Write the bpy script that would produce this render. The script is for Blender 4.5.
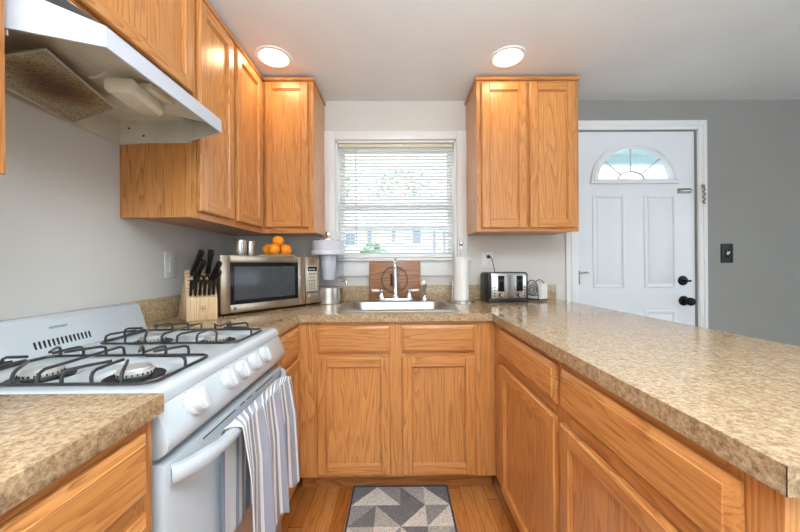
import bpy, bmesh, math, random
from mathutils import Vector, Matrix
R = math.radians
random.seed(7)
for o in list(bpy.data.objects): bpy.data.objects.remove(o)
SC = bpy.context.scene
COL = SC.collection

# ------------------------------------------------------------------ camera, world, lights, exposure
cd = bpy.data.cameras.new('camera'); cam = bpy.data.objects.new('camera', cd); COL.objects.link(cam)
cam.location = (0, 0, 1.1663)
cam.rotation_euler = (Matrix.Rotation(-.0069, 3, 'Z') @ Matrix.Rotation(R(90), 3, 'X') @ Matrix.Rotation(-.0069, 3, 'Z')).to_euler()
cd.sensor_fit = 'HORIZONTAL'; cd.sensor_width = 36; cd.lens = 325.14/800*36
cd.shift_y = -1.85/800; cd.clip_start = .02; cd.clip_end = 200
SC.camera = cam

wd = bpy.data.worlds.new('sky'); SC.world = wd; wd.use_nodes = True
bg = wd.node_tree.nodes['Background']; bg.inputs[0].default_value = (.93, .97, 1, 1); bg.inputs[1].default_value = 2.6

def area(name, loc, rot, sx, sy, power, col):
    l = bpy.data.lights.new(name, 'AREA'); l.shape = 'RECTANGLE'; l.size = sx; l.size_y = sy
    l.energy = power; l.color = col
    o = bpy.data.objects.new(name, l); COL.objects.link(o); o.location = loc; o.rotation_euler = rot
    return o
area('rear_daylight_fill', (.9, -3.3, 1.45), (R(90), 0, 0), 3.2, 1.5, 38, (.80, .91, 1))  # added cool fill from behind the camera; the rear wall has no window
area('side_daylight_fill', (4.2, -.6, 1.45), (0, R(90), 0), 1.5, 2.6, 22, (.80, .91, 1))  # added cool fill from the right; no window is built there
area('bounce_flash', (.15, -.32, 1.73), (R(180), 0, 0), .5, .5, 88, (.83, .925, 1))  # assumed flash out of view, added facing up to brighten the ceiling
LAMP = 20.0

vs = SC.view_settings
SC.display_settings.display_device = 'sRGB'
vs.view_transform = 'Standard'; vs.look = 'None'; vs.gamma = 1; vs.use_curve_mapping = False; vs.exposure = .40

# ------------------------------------------------------------------ materials
def srgb(r, g, b):
    f = lambda c: (c/12.92 if c <= .04045 else ((c+.055)/1.055)**2.4)
    return (f(r/255), f(g/255), f(b/255), 1)
class N:
    def __init__(s, name):
        s.m = bpy.data.materials.new(name); s.m.use_nodes = True
        s.t = s.m.node_tree; s.b = s.t.nodes['Principled BSDF']
    def n(s, typ, **k):
        q = s.t.nodes.new(typ)
        for a, v in k.items():
            if a.startswith('_'): q.inputs[a[1:].replace('_', ' ')].default_value = v
            else: setattr(q, a, v)
        return q
    def l(s, a, b): s.t.links.new(a, b)
    def ramp(s, fac, stops, interp='LINEAR'):
        r = s.n('ShaderNodeValToRGB'); r.color_ramp.interpolation = interp
        e = r.color_ramp.elements
        while len(e) < len(stops): e.new(.5)
        for i, (p, c) in enumerate(stops): e[i].position = p; e[i].color = c
        s.l(fac, r.inputs[0]); return r.outputs[0]
    def mix(s, fac, a, b, mode='MIX'):
        q = s.n('ShaderNodeMix', data_type='RGBA', blend_type=mode)
        for i, v in ((0, fac), (6, a), (7, b)):
            if hasattr(v, 'links'): s.l(v, q.inputs[i])
            else: q.inputs[i].default_value = v
        return q.outputs[2]
    def math(s, op, a, b=0):
        q = s.n('ShaderNodeMath', operation=op)
        for i, v in ((0, a), (1, b)):
            if hasattr(v, 'links'): s.l(v, q.inputs[i])
            else: q.inputs[i].default_value = v
        return q.outputs[0]
    def bump(s, h, st=.1, d=.002):
        q = s.n('ShaderNodeBump'); q.inputs['Strength'].default_value = st; q.inputs['Distance'].default_value = d
        s.l(h, q.inputs['Height']); s.l(q.outputs[0], s.b.inputs['Normal'])
    def coord(s, scale=(1, 1, 1), rnd=False, space='Object'):
        tc = s.n('ShaderNodeTexCoord'); mp = s.n('ShaderNodeMapping'); mp.inputs['Scale'].default_value = scale
        s.l(tc.outputs[space], mp.inputs['Vector'])
        if rnd:
            oi = s.n('ShaderNodeObjectInfo'); c = s.n('ShaderNodeCombineXYZ')
            v = s.math('MULTIPLY', oi.outputs['Random'], 17.0)
            for i in range(3): s.l(v, c.inputs[i])
            s.l(c.outputs[0], mp.inputs['Location'])
        return mp.outputs[0]
    def noise(s, vec, scale, detail=3, rough=.5, dist=0):
        q = s.n('ShaderNodeTexNoise'); s.l(vec, q.inputs['Vector'])
        q.inputs['Scale'].default_value = scale; q.inputs['Detail'].default_value = detail
        q.inputs['Roughness'].default_value = rough; q.inputs['Distortion'].default_value = dist
        return q.outputs['Fac']

def plain(name, c, rough=.5, metal=0, var=.05, vscale=8, bump=0, bscale=200, coat=0, spec=.5):
    k = N(name); vec = k.coord()
    n = k.noise(vec, vscale, 3)
    d = tuple(v*(1-var) for v in c[:3])+(1,); e = tuple(min(1, v*(1+var)) for v in c[:3])+(1,)
    k.l(k.ramp(n, [(.3, d), (.7, e)]), k.b.inputs['Base Color'])
    k.b.inputs['Roughness'].default_value = rough; k.b.inputs['Metallic'].default_value = metal
    k.b.inputs['Coat Weight'].default_value = coat; k.b.inputs['Specular IOR Level'].default_value = spec
    if bump: k.bump(k.noise(vec, bscale, 3), bump)
    return k.m

def oak(name, axis, lo, mid, hi, rough=.3):
    k = N(name); mid2 = tuple((p+q)/2 for p, q in zip(mid, hi))
    a = [11., 11., 11.]; a[axis] = .8
    vec = k.coord(tuple(a), True)
    n = k.noise(vec, 1.0, 2.5, .42, .35)
    ringv = k.math('FRACT', k.math('MULTIPLY', n, 19.0))
    b = [260., 260., 260.]; b[axis] = 7.
    fine = k.noise(k.coord(tuple(b), True), 1.0, 4, .7)
    c = [3., 3., 3.]; c[axis] = .6
    broad = k.noise(k.coord(tuple(c), True), 1.0, 2)
    col = k.ramp(ringv, [(0, lo), (.07, lo), (.30, mid), (.65, hi), (.92, hi), (1, lo)])
    col = k.mix(.42, col, k.ramp(broad, [(.3, mid), (.7, mid2)]))
    stre = k.ramp(fine, [(.36, (.50, .42, .34, 1)), (.50, (1, 1, 1, 1)), (.66, (1.08, 1.06, 1.02, 1))])
    pore = k.math('MULTIPLY', k.math('SUBTRACT', 1.25, ringv), .62)
    col = k.mix(pore, col, stre, 'MULTIPLY')
    oi = k.n('ShaderNodeObjectInfo')
    tone = k.ramp(oi.outputs['Random'], [(0, (.88, .86, .84, 1)), (1, (1.0, 1.0, 1.0, 1))])
    col = k.mix(1.0, col, tone, 'MULTIPLY')
    k.l(col, k.b.inputs['Base Color']); k.b.inputs['Roughness'].default_value = rough
    k.b.inputs['Coat Weight'].default_value = .15; k.b.inputs['Coat Roughness'].default_value = .25
    k.bump(fine, .12, .0008)
    return k.m
OL, OM, OH = srgb(184, 118, 62), srgb(208, 140, 77), srgb(221, 158, 94)
OAK = [oak('oak_grain_x', 0, OL, OM, OH), oak('oak_grain_y', 1, OL, OM, OH), oak('oak_grain_z', 2, OL, OM, OH)]
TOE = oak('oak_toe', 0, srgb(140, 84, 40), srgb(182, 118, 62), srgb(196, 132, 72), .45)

def laminate():
    k = N('mottled_laminate'); v = k.coord((1, 1, 1)); v2 = k.coord((1, 1.0, 1))
    a = k.noise(v, 92, 7, .8, .1); b = k.noise(v2, 26, 4, .7, .2); c = k.noise(v, 190, 3, .6)
    col = k.ramp(a, [(.36, srgb(92, 70, 48)), (.45, srgb(150, 122, 90)), (.54, srgb(190, 164, 128)), (.66, srgb(216, 195, 160))])
    col = k.mix(.35, col, k.ramp(b, [(.35, srgb(160, 130, 98)), (.65, srgb(206, 186, 155))]))
    col = k.mix(.5, col, k.ramp(c, [(.33, (.62, .55, .48, 1)), (.47, (1, 1, 1, 1))]), 'MULTIPLY')
    k.l(col, k.b.inputs['Base Color']); k.b.inputs['Roughness'].default_value = .11
    k.bump(c, .015, .0004)
    return k.m
LAM = laminate()

def floor_mat():
    k = N('oak_strip_floor'); tc = k.coord()
    sx = k.n('ShaderNodeSeparateXYZ'); k.l(tc, sx.inputs[0])
    w = .062
    row = k.math('FLOOR', k.math('DIVIDE', sx.outputs[0], w))
    wn = k.n('ShaderNodeTexWhiteNoise', noise_dimensions='1D'); k.l(row, wn.inputs['W'])
    yy = k.math('ADD', sx.outputs[1], k.math('MULTIPLY', wn.outputs['Value'], 3.1))
    seg = k.math('FLOOR', k.math('DIVIDE', yy, .85))
    wn2 = k.n('ShaderNodeTexWhiteNoise', noise_dimensions='2D')
    cv = k.n('ShaderNodeCombineXYZ'); k.l(row, cv.inputs[0]); k.l(seg, cv.inputs[1]); k.l(cv.outputs[0], wn2.inputs['Vector'])
    cc = k.n('ShaderNodeCombineXYZ'); k.l(k.math('MULTIPLY', sx.outputs[0], 14), cc.inputs[0])
    k.l(k.math('MULTIPLY', sx.outputs[1], 1.1), cc.inputs[1]); k.l(k.math('MULTIPLY', wn2.outputs['Value'], 30), cc.inputs[2])
    g = k.noise(cc.outputs[0], 1, 2, .5, .3)
    ring = k.math('FRACT', k.math('MULTIPLY', g, 8))
    c2 = k.n('ShaderNodeCombineXYZ'); k.l(k.math('MULTIPLY', sx.outputs[0], 240), c2.inputs[0]); k.l(k.math('MULTIPLY', sx.outputs[1], 7), c2.inputs[1])
    fine = k.noise(c2.outputs[0], 1, 3, .6)
    base = k.ramp(wn2.outputs['Value'], [(0, srgb(168, 100, 44)), (.5, srgb(192, 124, 62)), (1, srgb(208, 142, 80))])
    base = k.mix(.6, base, k.ramp(ring, [(0, (.66, .56, .46, 1)), (.3, (1, 1, 1, 1)), (1, (.9, .86, .8, 1))]), 'MULTIPLY')
    base = k.mix(.5, base, k.ramp(fine, [(.35, (.6, .5, .4, 1)), (.55, (1, 1, 1, 1))]), 'MULTIPLY')
    fx = k.math('FRACT', k.math('DIVIDE', sx.outputs[0], w)); fy = k.math('FRACT', k.math('DIVIDE', yy, .85))
    gap = k.math('MAXIMUM', k.math('LESS_THAN', fx, .03), k.math('LESS_THAN', fy, .003))
    base = k.mix(gap, base, srgb(92, 48, 18))
    k.l(base, k.b.inputs['Base Color']); k.b.inputs['Roughness'].default_value = .25
    k.bump(fine, .05, .0006)
    return k.m
FLOOR = floor_mat()
def wallpaint(name, c, bump=.12, sc=90):
    return plain(name, c, .75, 0, .025, 3, bump, sc, spec=.25)
WHITEWALL = wallpaint('warm_white_paint', srgb(214, 210, 203))
LEFTWALL = wallpaint('left_wall_paint', srgb(214, 213, 208))
GREYWALL = wallpaint('grey_paint', srgb(152, 150, 146))
CEIL = wallpaint('ceiling_paint', srgb(230, 229, 227), .25, 60)
TRIM = plain('white_gloss_trim', srgb(236, 236, 235), .3, 0, .01)
DOORW = plain('white_door_paint', srgb(232, 235, 239), .32, 0, .015, 5)
KNOBW = plain('white_knob', srgb(208, 212, 216), .2, 0, .01, 4)
STOVEW = plain('white_enamel', srgb(197, 206, 212), .14, 0, .01, 4, coat=.4)
HOODW = plain('white_hood_enamel', srgb(206, 212, 222), .4, 0, .01, spec=.3)
HOODIN = plain('aged_hood_lining', srgb(214, 208, 190), .42, 0, .08, 9)
COVER = plain('yellowed_plastic', srgb(216, 209, 186), .4, 0, .03)
STEEL = plain('brushed_steel', srgb(205, 200, 192), .27, 1, .06, 30)
SINKST = plain('satin_steel', srgb(176, 176, 174), .33, 1, .04, 20)
CHROME = plain('chrome', srgb(225, 226, 228), .08, 1, .02)
MWST = plain('microwave_steel', srgb(196, 184, 166), .3, 1, .05, 30)
BLACK = plain('black_plastic', srgb(22, 22, 23), .35, 0, .1)
BLKGLS = plain('black_glass', srgb(24, 25, 28), .12, 0, .1, spec=.3)
DARKGLS = plain('dark_mesh_window', srgb(74, 78, 82), .14, 0, .12, 60, spec=.35)
IRON = plain('grate_enamel', srgb(46, 48, 51), .3, 0, .1, 60)
PIT = plain('burner_bowl', srgb(26, 26, 28), .4, 0, .15)
ALU = plain('cast_aluminium', srgb(205, 205, 203), .45, .55, .08, 40)
GREYPRINT = plain('grey_print', srgb(110, 114, 120), .6)
SLOTK = plain('slot_black', srgb(16, 14, 14), .7)
PLATE = plain('white_plastic', srgb(228, 228, 226), .35, 0, .01)
BLKPLATE = plain('black_wall_plate', srgb(24, 24, 26), .4)
BEECH = oak('beech_block', 2, srgb(205, 168, 122), srgb(222, 190, 148), srgb(232, 204, 166), .45)
BAMBOO = oak('pale_wood_plate', 0, srgb(210, 170, 110), srgb(228, 192, 134), srgb(236, 206, 152), .45)
WALNUT = oak('walnut_board', 0, srgb(120, 76, 48), srgb(158, 108, 74), srgb(178, 128, 92), .4)
BURN = plain('burnt_engraving', srgb(72, 42, 24), .7)
ORANGE = plain('orange_peel', srgb(245, 150, 28), .4, 0, .06, 10, .3, 260)
PAPER = plain('paper_towel', srgb(240, 239, 236), .9, 0, .015, 20, .3, 300)
NAPKIN = plain('white_napkin', srgb(243, 243, 242), .85, 0, .01)
WIRE = plain('dark_wire', srgb(58, 56, 54), .35, .7)
CERAM = plain('white_ceramic', srgb(240, 240, 238), .12)
DISPW = plain('white_filter_plastic', srgb(226, 229, 240), .3, 0, .01)
BRONZE = plain('black_bronze', srgb(26, 24, 24), .3, .6)
SILVER = plain('old_silver_latch', srgb(140, 138, 130), .3, .9)
BLIND = plain('blind_vinyl', srgb(240, 240, 236), .45, 0, .01)
HEADR = plain('cream_headrail', srgb(226, 219, 198), .4, 0, .01)

def mesh_filter():
    k = N('greasy_filter_mesh'); v = k.coord((1, 1, 1))
    vo = k.n('ShaderNodeTexVoronoi'); vo.inputs['Scale'].default_value = 175; k.l(v, vo.inputs['Vector'])
    cells = k.ramp(vo.outputs['Distance'], [(.15, (.22, .2, .17, 1)), (.5, (1, 1, 1, 1))])
    # greasy brown patch in the middle of the mesh, ragged at its rim
    mp = k.n('ShaderNodeMapping'); tc2 = k.n('ShaderNodeTexCoord'); k.l(tc2.outputs['Generated'], mp.inputs['Vector'])
    ln = k.n('ShaderNodeVectorMath', operation='DISTANCE'); ln.inputs[1].default_value = (.52, .48, .5)
    k.l(mp.outputs[0], ln.inputs[0])
    st = k.math('ADD', ln.outputs['Value'], k.math('MULTIPLY', k.math('SUBTRACT', k.noise(k.coord((1, 1, 1)), 12, 3, .6), .5), .35))
    base = k.ramp(st, [(.10, srgb(92, 64, 38)), (.28, srgb(136, 108, 70)), (.44, srgb(170, 160, 128))])
    k.l(k.mix(1, base, cells, 'MULTIPLY'), k.b.inputs['Base Color'])
    k.b.inputs['Roughness'].default_value = .4; k.b.inputs['Metallic'].default_value = .35
    k.bump(vo.outputs['Distance'], .6, .003)
    return k.m
FILTER = mesh_filter()
def emit(name, c, s):
    k = N(name); k.b.inputs['Base Color'].default_value = (1, 1, 1, 1)
    k.b.inputs['Emission Color'].default_value = c; k.b.inputs['Emission Strength'].default_value = s
    return k.m
LENS = emit('lit_lamp_lens', (1, .74, .46, 1), LAMP)
DIGIT = emit('lit_digits', (.65, .8, .85, 1), .6)
def glass(name, tint=(1, 1, 1, 1), gloss=.5, rough=.02):
    k = N(name); t = k.n('ShaderNodeBsdfTransparent'); t.inputs[0].default_value = tint
    g = k.n('ShaderNodeBsdfGlossy'); g.inputs['Roughness'].default_value = rough
    f = k.n('ShaderNodeLayerWeight'); f.inputs[0].default_value = .5
    fac = k.math('ADD', .03, k.math('MULTIPLY', k.math('POWER', f.outputs['Facing'], 4.0), gloss))
    mx = k.n('ShaderNodeMixShader'); k.l(fac, mx.inputs[0])
    k.l(t.outputs[0], mx.inputs[1]); k.l(g.outputs[0], mx.inputs[2])
    k.l(mx.outputs[0], k.t.nodes['Material Output'].inputs['Surface'])
    return k.m
PANE = glass('window_glass', (.95, .98, 1, 1))
ACRYL = glass('clear_acrylic', (.95, .955, .97, 1), 1.0)
def towelmat():
    k = N('striped_tea_towel'); tc = k.n('ShaderNodeTexCoord'); sp = k.n('ShaderNodeSeparateXYZ')
    k.l(tc.outputs['UV'], sp.inputs[0])
    B = srgb(158, 163, 178); W = srgb(238, 237, 234); D = srgb(128, 136, 160)
    st = [(0, D), (.016, W), (.105, B), (.125, W), (.148, B), (.175, W), (.195, D), (.23, W), (.25, B), (.295, W), (.318, B), (.39, W), (.413, D), (.45, W), (.48, B), (.52, W), (.55, D), (.585, W), (.61, B), (.70, W), (.724, B), (.755, W), (.785, D), (.815, W), (.84, B), (.92, W), (.945, D), (.97, W)]
    c = k.ramp(sp.outputs[0], st, 'CONSTANT')
    wv = k.noise(k.coord((420, 420, 420)), 1, 2)
    c = k.mix(.5, c, k.ramp(wv, [(.35, (.84, .84, .86, 1)), (.6, (1, 1, 1, 1))]), 'MULTIPLY')
    k.l(c, k.b.inputs['Base Color']); k.b.inputs['Roughness'].default_value = .95
    k.b.inputs['Sheen Weight'].default_value = .2
    k.bump(wv, .2, .001)
    return k.m
TOWEL = towelmat()
def rugm(name, c):
    k = N(name); n = k.noise(k.coord(), 190, 3, .85)
    d = tuple(v*.4 for v in c[:3])+(1,); e = tuple(min(1, v*1.5) for v in c[:3])+(1,)
    k.l(k.ramp(n, [(.3, d), (.7, e)]), k.b.inputs['Base Color']); k.b.inputs['Roughness'].default_value = .95
    k.bump(n, .5, .003); return k.m
RUG = [rugm('rug_pale', srgb(214, 208, 198)), rugm('rug_mid', srgb(176, 171, 164)), rugm('rug_grey', srgb(150, 147, 145)), rugm('rug_dark', srgb(118, 117, 119))]
RUGB = rugm('rug_border', srgb(66, 66, 78))
SIDING = plain('pale_siding', srgb(226, 226, 236), .8)
ROOFM = plain('grey_shingle', srgb(196, 196, 200), .9, 0, .15, 20)
EXTWIN = plain('dark_house_window', srgb(120, 140, 165), .3)
LEAF = [plain('leaf_green', srgb(150, 182, 160), .7, 0, .3, 4), plain('bush_green', srgb(104, 160, 112), .7, 0, .3, 6)]
BARK = plain('bark', srgb(100, 90, 80), .9)
LAWN = plain('lawn', srgb(168, 176, 166), .9, 0, .2, 2)
PORCHM = plain('porch_paint', srgb(206, 226, 232), .7)

# ------------------------------------------------------------------ mesh builder
def ident(p): return p
class MB:
    def __init__(s): s.bm = bmesh.new(); s.mats = []; s.uv = None
    def mi(s, m):
        if m is None: return 0
        if m not in s.mats: s.mats.append(m)
        return s.mats.index(m)
    def add(s, verts, faces, m=None, bevel=0, seg=2, f=None):
        t = bmesh.new(); vv = [t.verts.new(v) for v in verts]
        for q in faces:
            try: t.faces.new([vv[i] for i in q])
            except ValueError: pass
        if bevel:
            bmesh.ops.recalc_face_normals(t, faces=t.faces)
            bmesh.ops.bevel(t, geom=[e for e in t.edges if len(e.link_faces) == 2 and e.calc_face_angle(0) > .5], offset=bevel, segments=seg, profile=.5, affect='EDGES', clamp_overlap=True)
        if f:
            for v in t.verts: v.co = Vector(f(tuple(v.co)))
        bmesh.ops.recalc_face_normals(t, faces=t.faces)
        me = bpy.data.meshes.new('t'); t.to_mesh(me); t.free()
        n0 = len(s.bm.faces); s.bm.from_mesh(me); bpy.data.meshes.remove(me)
        s.bm.faces.ensure_lookup_table(); k = s.mi(m)
        for i in range(n0, len(s.bm.faces)): s.bm.faces[i].material_index = k
        return s
    def box(s, a, b, m=None, bevel=0, seg=2, f=None):
        x0, y0, z0 = [min(p, q) for p, q in zip(a, b)]; x1, y1, z1 = [max(p, q) for p, q in zip(a, b)]
        v = [(x0, y0, z0), (x1, y0, z0), (x1, y1, z0), (x0, y1, z0), (x0, y0, z1), (x1, y0, z1), (x1, y1, z1), (x0, y1, z1)]
        return s.add(v, [(0, 3, 2, 1), (4, 5, 6, 7), (0, 1, 5, 4), (1, 2, 6, 5), (2, 3, 7, 6), (3, 0, 4, 7)], m, bevel, seg, f)
    def hexa(s, v, m=None, bevel=0, seg=2, f=None):
        return s.add(v, [(0, 3, 2, 1), (4, 5, 6, 7), (0, 1, 5, 4), (1, 2, 6, 5), (2, 3, 7, 6), (3, 0, 4, 7)], m, bevel, seg, f)
    def prism(s, poly, h0, h1, m=None, bevel=0, seg=2, f=None):   # poly in (a,b); extruded in c ; f maps (a,b,c)
        n = len(poly)
        v = [(a, b, h0) for a, b in poly]+[(a, b, h1) for a, b in poly]
        fc = [tuple(range(n)), tuple(range(2*n-1, n-1, -1))]+[(i, (i+1) % n, n+(i+1) % n, n+i) for i in range(n)]
        return s.add(v, fc, m, bevel, seg, f)
    def lathe(s, prof, c=(0, 0, 0), m=None, n=28, axis='Z', f=None):   # prof [(r,h)]
        v = []; fc = []
        for r, h in prof:
            for i in range(n):
                a = 2*math.pi*i/n; p = (r*math.cos(a), r*math.sin(a), h)
                if axis == 'Y': p = (p[0], p[2], p[1])
                if axis == 'X': p = (p[2], p[0], p[1])
                v.append((c[0]+p[0], c[1]+p[1], c[2]+p[2]))
        for j in range(len(prof)-1):
            for i in range(n): fc.append((j*n+i, j*n+(i+1) % n, (j+1)*n+(i+1) % n, (j+1)*n+i))
        if prof[0][0] > 1e-6: fc.append(tuple(range(n-1, -1, -1)))
        if prof[-1][0] > 1e-6: fc.append(tuple(range((len(prof)-1)*n, len(prof)*n)))
        t = s.add(v, fc, m, 0, 2, f); bmesh.ops.remove_doubles(s.bm, verts=s.bm.verts, dist=1e-7); return t
    def tube(s, pts, r, m=None, n=10, closed=False, f=None):
        pts = [Vector(p) for p in pts]; k = len(pts); rr = r if isinstance(r, (list, tuple)) else [r]*k
        v = []; fc = []; up = None
        for i, p in enumerate(pts):
            if closed: d = pts[(i+1) % k]-pts[i-1]
            else: d = pts[min(i+1, k-1)]-pts[max(i-1, 0)]
            d.normalize()
            if up is None:
                up = Vector((0, 0, 1)) if abs(d.z) < .9 else Vector((1, 0, 0))
            u = (up-d*up.dot(d)); u = u.normalized() if u.length > 1e-6 else d.orthogonal().normalized(); w = d.cross(u); up = u
            for j in range(n):
                a = 2*math.pi*j/n; q = p+(u*math.cos(a)+w*math.sin(a))*rr[i]; v.append(tuple(q))
        for i in range(k if closed else k-1):
            for j in range(n): fc.append((i*n+j, i*n+(j+1) % n, ((i+1) % k)*n+(j+1) % n, ((i+1) % k)*n+j))
        if not closed: fc += [tuple(range(n-1, -1, -1)), tuple(range((k-1)*n, k*n))]
        return s.add(v, fc, m, 0, 2, f)
    def sphere(s, c, r, m=None, sc=(1, 1, 1), n=20):
        pr = [(max(r*math.sin(math.pi*i/12), 0), -r*math.cos(math.pi*i/12)) for i in range(13)]
        return s.lathe([(a, b) for a, b in pr], (0, 0, 0), m, n, 'Z', lambda p: (c[0]+p[0]*sc[0], c[1]+p[1]*sc[1], c[2]+p[2]*sc[2]))
    def slab(s, cells, h0, h1, m=None, f=None):   # conforming planar cells extruded
        idx = {}; P = []; E = {}
        def vid(p):
            k = (round(p[0], 5), round(p[1], 5))
            if k not in idx: idx[k] = len(P); P.append(k)
            return idx[k]
        F = []
        for c in cells:
            q = [vid(p) for p in c]; F.append(q)
            for i in range(len(q)): e = (q[i], q[(i+1) % len(q)]); E[e] = 1
        n = len(P); v = [(a, b, h0) for a, b in P]+[(a, b, h1) for a, b in P]
        fc = [tuple(q) for q in F]+[tuple(i+n for i in reversed(q)) for q in F]
        for a, b in E:
            if (b, a) not in E: fc.append((a, b, b+n, a+n))
        return s.add(v, fc, m, 0, 2, f)
    def build(s, name, mat=None, parent=None, world=True, smooth=35):
        me = bpy.data.meshes.new(name)
        if parent is not None and world:
            s.bm.transform(wm(parent).inverted())
        s.bm.to_mesh(me); s.bm.free()
        ms = list(s.mats)
        if not ms: ms = [mat]
        for m in ms: me.materials.append(m)
        for p in me.polygons: p.use_smooth = True
        me.set_sharp_from_angle(angle=R(smooth))
        o = bpy.data.objects.new(name, me); COL.objects.link(o)
        if parent is not None: o.parent = parent
        return o
def wm(o):
    m = o.matrix_basis.copy()
    while o.parent: o = o.parent; m = o.matrix_basis @ m
    return m
def tag(o, label, cat, group=None):
    o['label'] = label; o['category'] = cat
    if group: o['group'] = group
    return o
def thing(name, label, cat, loc, rz=0, group=None):
    o = bpy.data.objects.new(name, None); COL.objects.link(o); o.location = loc; o.rotation_euler = (0, 0, rz)
    o.empty_display_size = .05
    return tag(o, label, cat, group)
def struct(o): o['kind'] = 'structure'; return o
def B(name, a, b, mat, parent=None, bevel=0, f=None): return MB().box(a, b, mat, bevel, 2, f).build(name, mat, parent)
def lab(o, t): o['label'] = t; return o
def rrect(x0, x1, y0, y1, r, n=6):
    p = []
    for cx, cy, a0 in ((x1-r, y1-r, 0), (x0+r, y1-r, 90), (x0+r, y0+r, 180), (x1-r, y0+r, 270)):
        for i in range(n+1): a = R(a0+90*i/n); p.append((cx+r*math.cos(a), cy+r*math.sin(a)))
    return p
def arcpts(c, r, a0, a1, n, plane='XZ'):
    o = []
    for i in range(n+1):
        a = R(a0+(a1-a0)*i/n); u, v = r*math.cos(a), r*math.sin(a)
        o.append((c[0]+u, c[1], c[2]+v) if plane == 'XZ' else (c[0], c[1]+u, c[2]+v) if plane == 'YZ' else (c[0]+u, c[1]+v, c[2]))
    return o

W = 2.2507; CT = .9185; CZ = 2.2947; XL = -1.107; XR = 4.3; YR = -3.4

# ------------------------------------------------------------------ the room
struct(MB().slab([[(XL-.1, -.5), (1.06, -.5), (1.06, W+.14), (XL-.1, W+.14)]], -.1, 0).build('floor', FLOOR))
BOUNCEFLOOR = plain('pale_bounce_floor', srgb(186, 184, 180), .7, 0, .05, 4)  # unseen floor, made pale so the light bounced off it stays neutral
struct(MB().slab([[(XL-.1, YR-.1), (1.06, YR-.1), (1.06, -.5), (XL-.1, -.5)], [(1.06, YR-.1), (XR+.1, YR-.1), (XR+.1, -.5), (1.06, -.5)], [(1.06, -.5), (XR+.1, -.5), (XR+.1, W+.14), (1.06, W+.14)]], -.1, -.0005).build('floor', BOUNCEFLOOR))
struct(MB().box((XL-.1, YR-.1, CZ), (XR+.1, W+.14, CZ+.1)).build('ceiling', CEIL))
struct(MB().box((XL-.1, YR-.1, 0), (XL, W+.14, CZ)).build('wall_left', LEFTWALL))
struct(MB().box((XR, YR-.1, 0), (XR+.1, W+.14, CZ)).build('wall_right', GREYWALL))
struct(MB().box((XL, YR-.1, 0), (XR, YR, CZ)).build('wall_rear', WHITEWALL))
WX0, WX1, WZ0, WZ1 = -.424, .408, 1.188, 2.021
DX0, DX1, DZ1 = 1.254, 2.080, 2.081
GX = 1.19
def gridcells(xs, zs, hole):
    return [[(xs[i], zs[j]), (xs[i+1], zs[j]), (xs[i+1], zs[j+1]), (xs[i], zs[j+1])] for i in range(len(xs)-1) for j in range(len(zs)-1) if (i, j) not in hole]
xz = lambda p: (p[0], p[2], p[1])
mb = MB()
mb.slab(gridcells([XL, WX0, WX1, GX], [0, WZ0, WZ1, CZ], {(1, 1)}), W, W+.14, WHITEWALL, xz)
mb.slab(gridcells([GX, DX0-.004, DX1+.004, XR], [0, DZ1+.004, CZ], {(1, 0)}), W, W+.14, GREYWALL, xz)
struct(mb.build('wall_back'))

# ------------------------------------------------------------------ window
win = struct(bpy.data.objects.new('window_1', None)); COL.objects.link(win); win.location = (0, W, WZ0)
mb = MB()
mb.box((-.503, W-.018, 1.205), (WX0-.004, W, 2.084), TRIM, .004)
mb.box((WX1+.004, W-.018, 1.205), (.480, W, 2.084), TRIM, .004)
mb.box((WX0-.004, W-.0179, WZ1+.003), (WX1+.004, W, 2.0838), TRIM, .004)
mb.build('casing', TRIM, win)
B('stool', (-.525, W-.04, 1.188), (.502, W+.07, 1.207), TRIM, win, .005)
mb = MB(); mb.box((-.503, W-.016, 1.086), (.480, W, 1.188), TRIM, .003); mb.build('apron', TRIM, win)
mb = MB()
mb.box((WX0, W, WZ0), (WX0+.012, W+.14, WZ1)); mb.box((WX1-.012, W, WZ0), (WX1, W+.14, WZ1))
mb.box((WX0, W, WZ1-.012), (WX1, W+.14, WZ1)); mb.box((WX0, W+.07, WZ0), (WX1, W+.14, WZ0+.015))
mb.build('jamb', TRIM, win)
def sash(name, z0, z1, y):
    m = MB(); s = .036
    m.box((WX0+.012, y, z0), (WX0+.012+s, y+.03, z1), TRIM, .004); m.box((WX1-.012-s, y, z0), (WX1-.012, y+.03, z1), TRIM, .004)
    m.box((WX0+.012+s, y, z1-s), (WX1-.012-s, y+.03, z1), TRIM, .004); m.box((WX0+.012+s, y, z0), (WX1-.012-s, y+.03, z0+s), TRIM, .004)
    o = m.build(name, TRIM, win)
    B('pane', (WX0+.012+s, y+.012, z0+s), (WX1-.012-s, y+.016, z1-s), PANE, o)
sash('lower_sash', 1.205, 1.594, W+.075); sash('upper_sash', 1.558, 2.007, W+.107)

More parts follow.
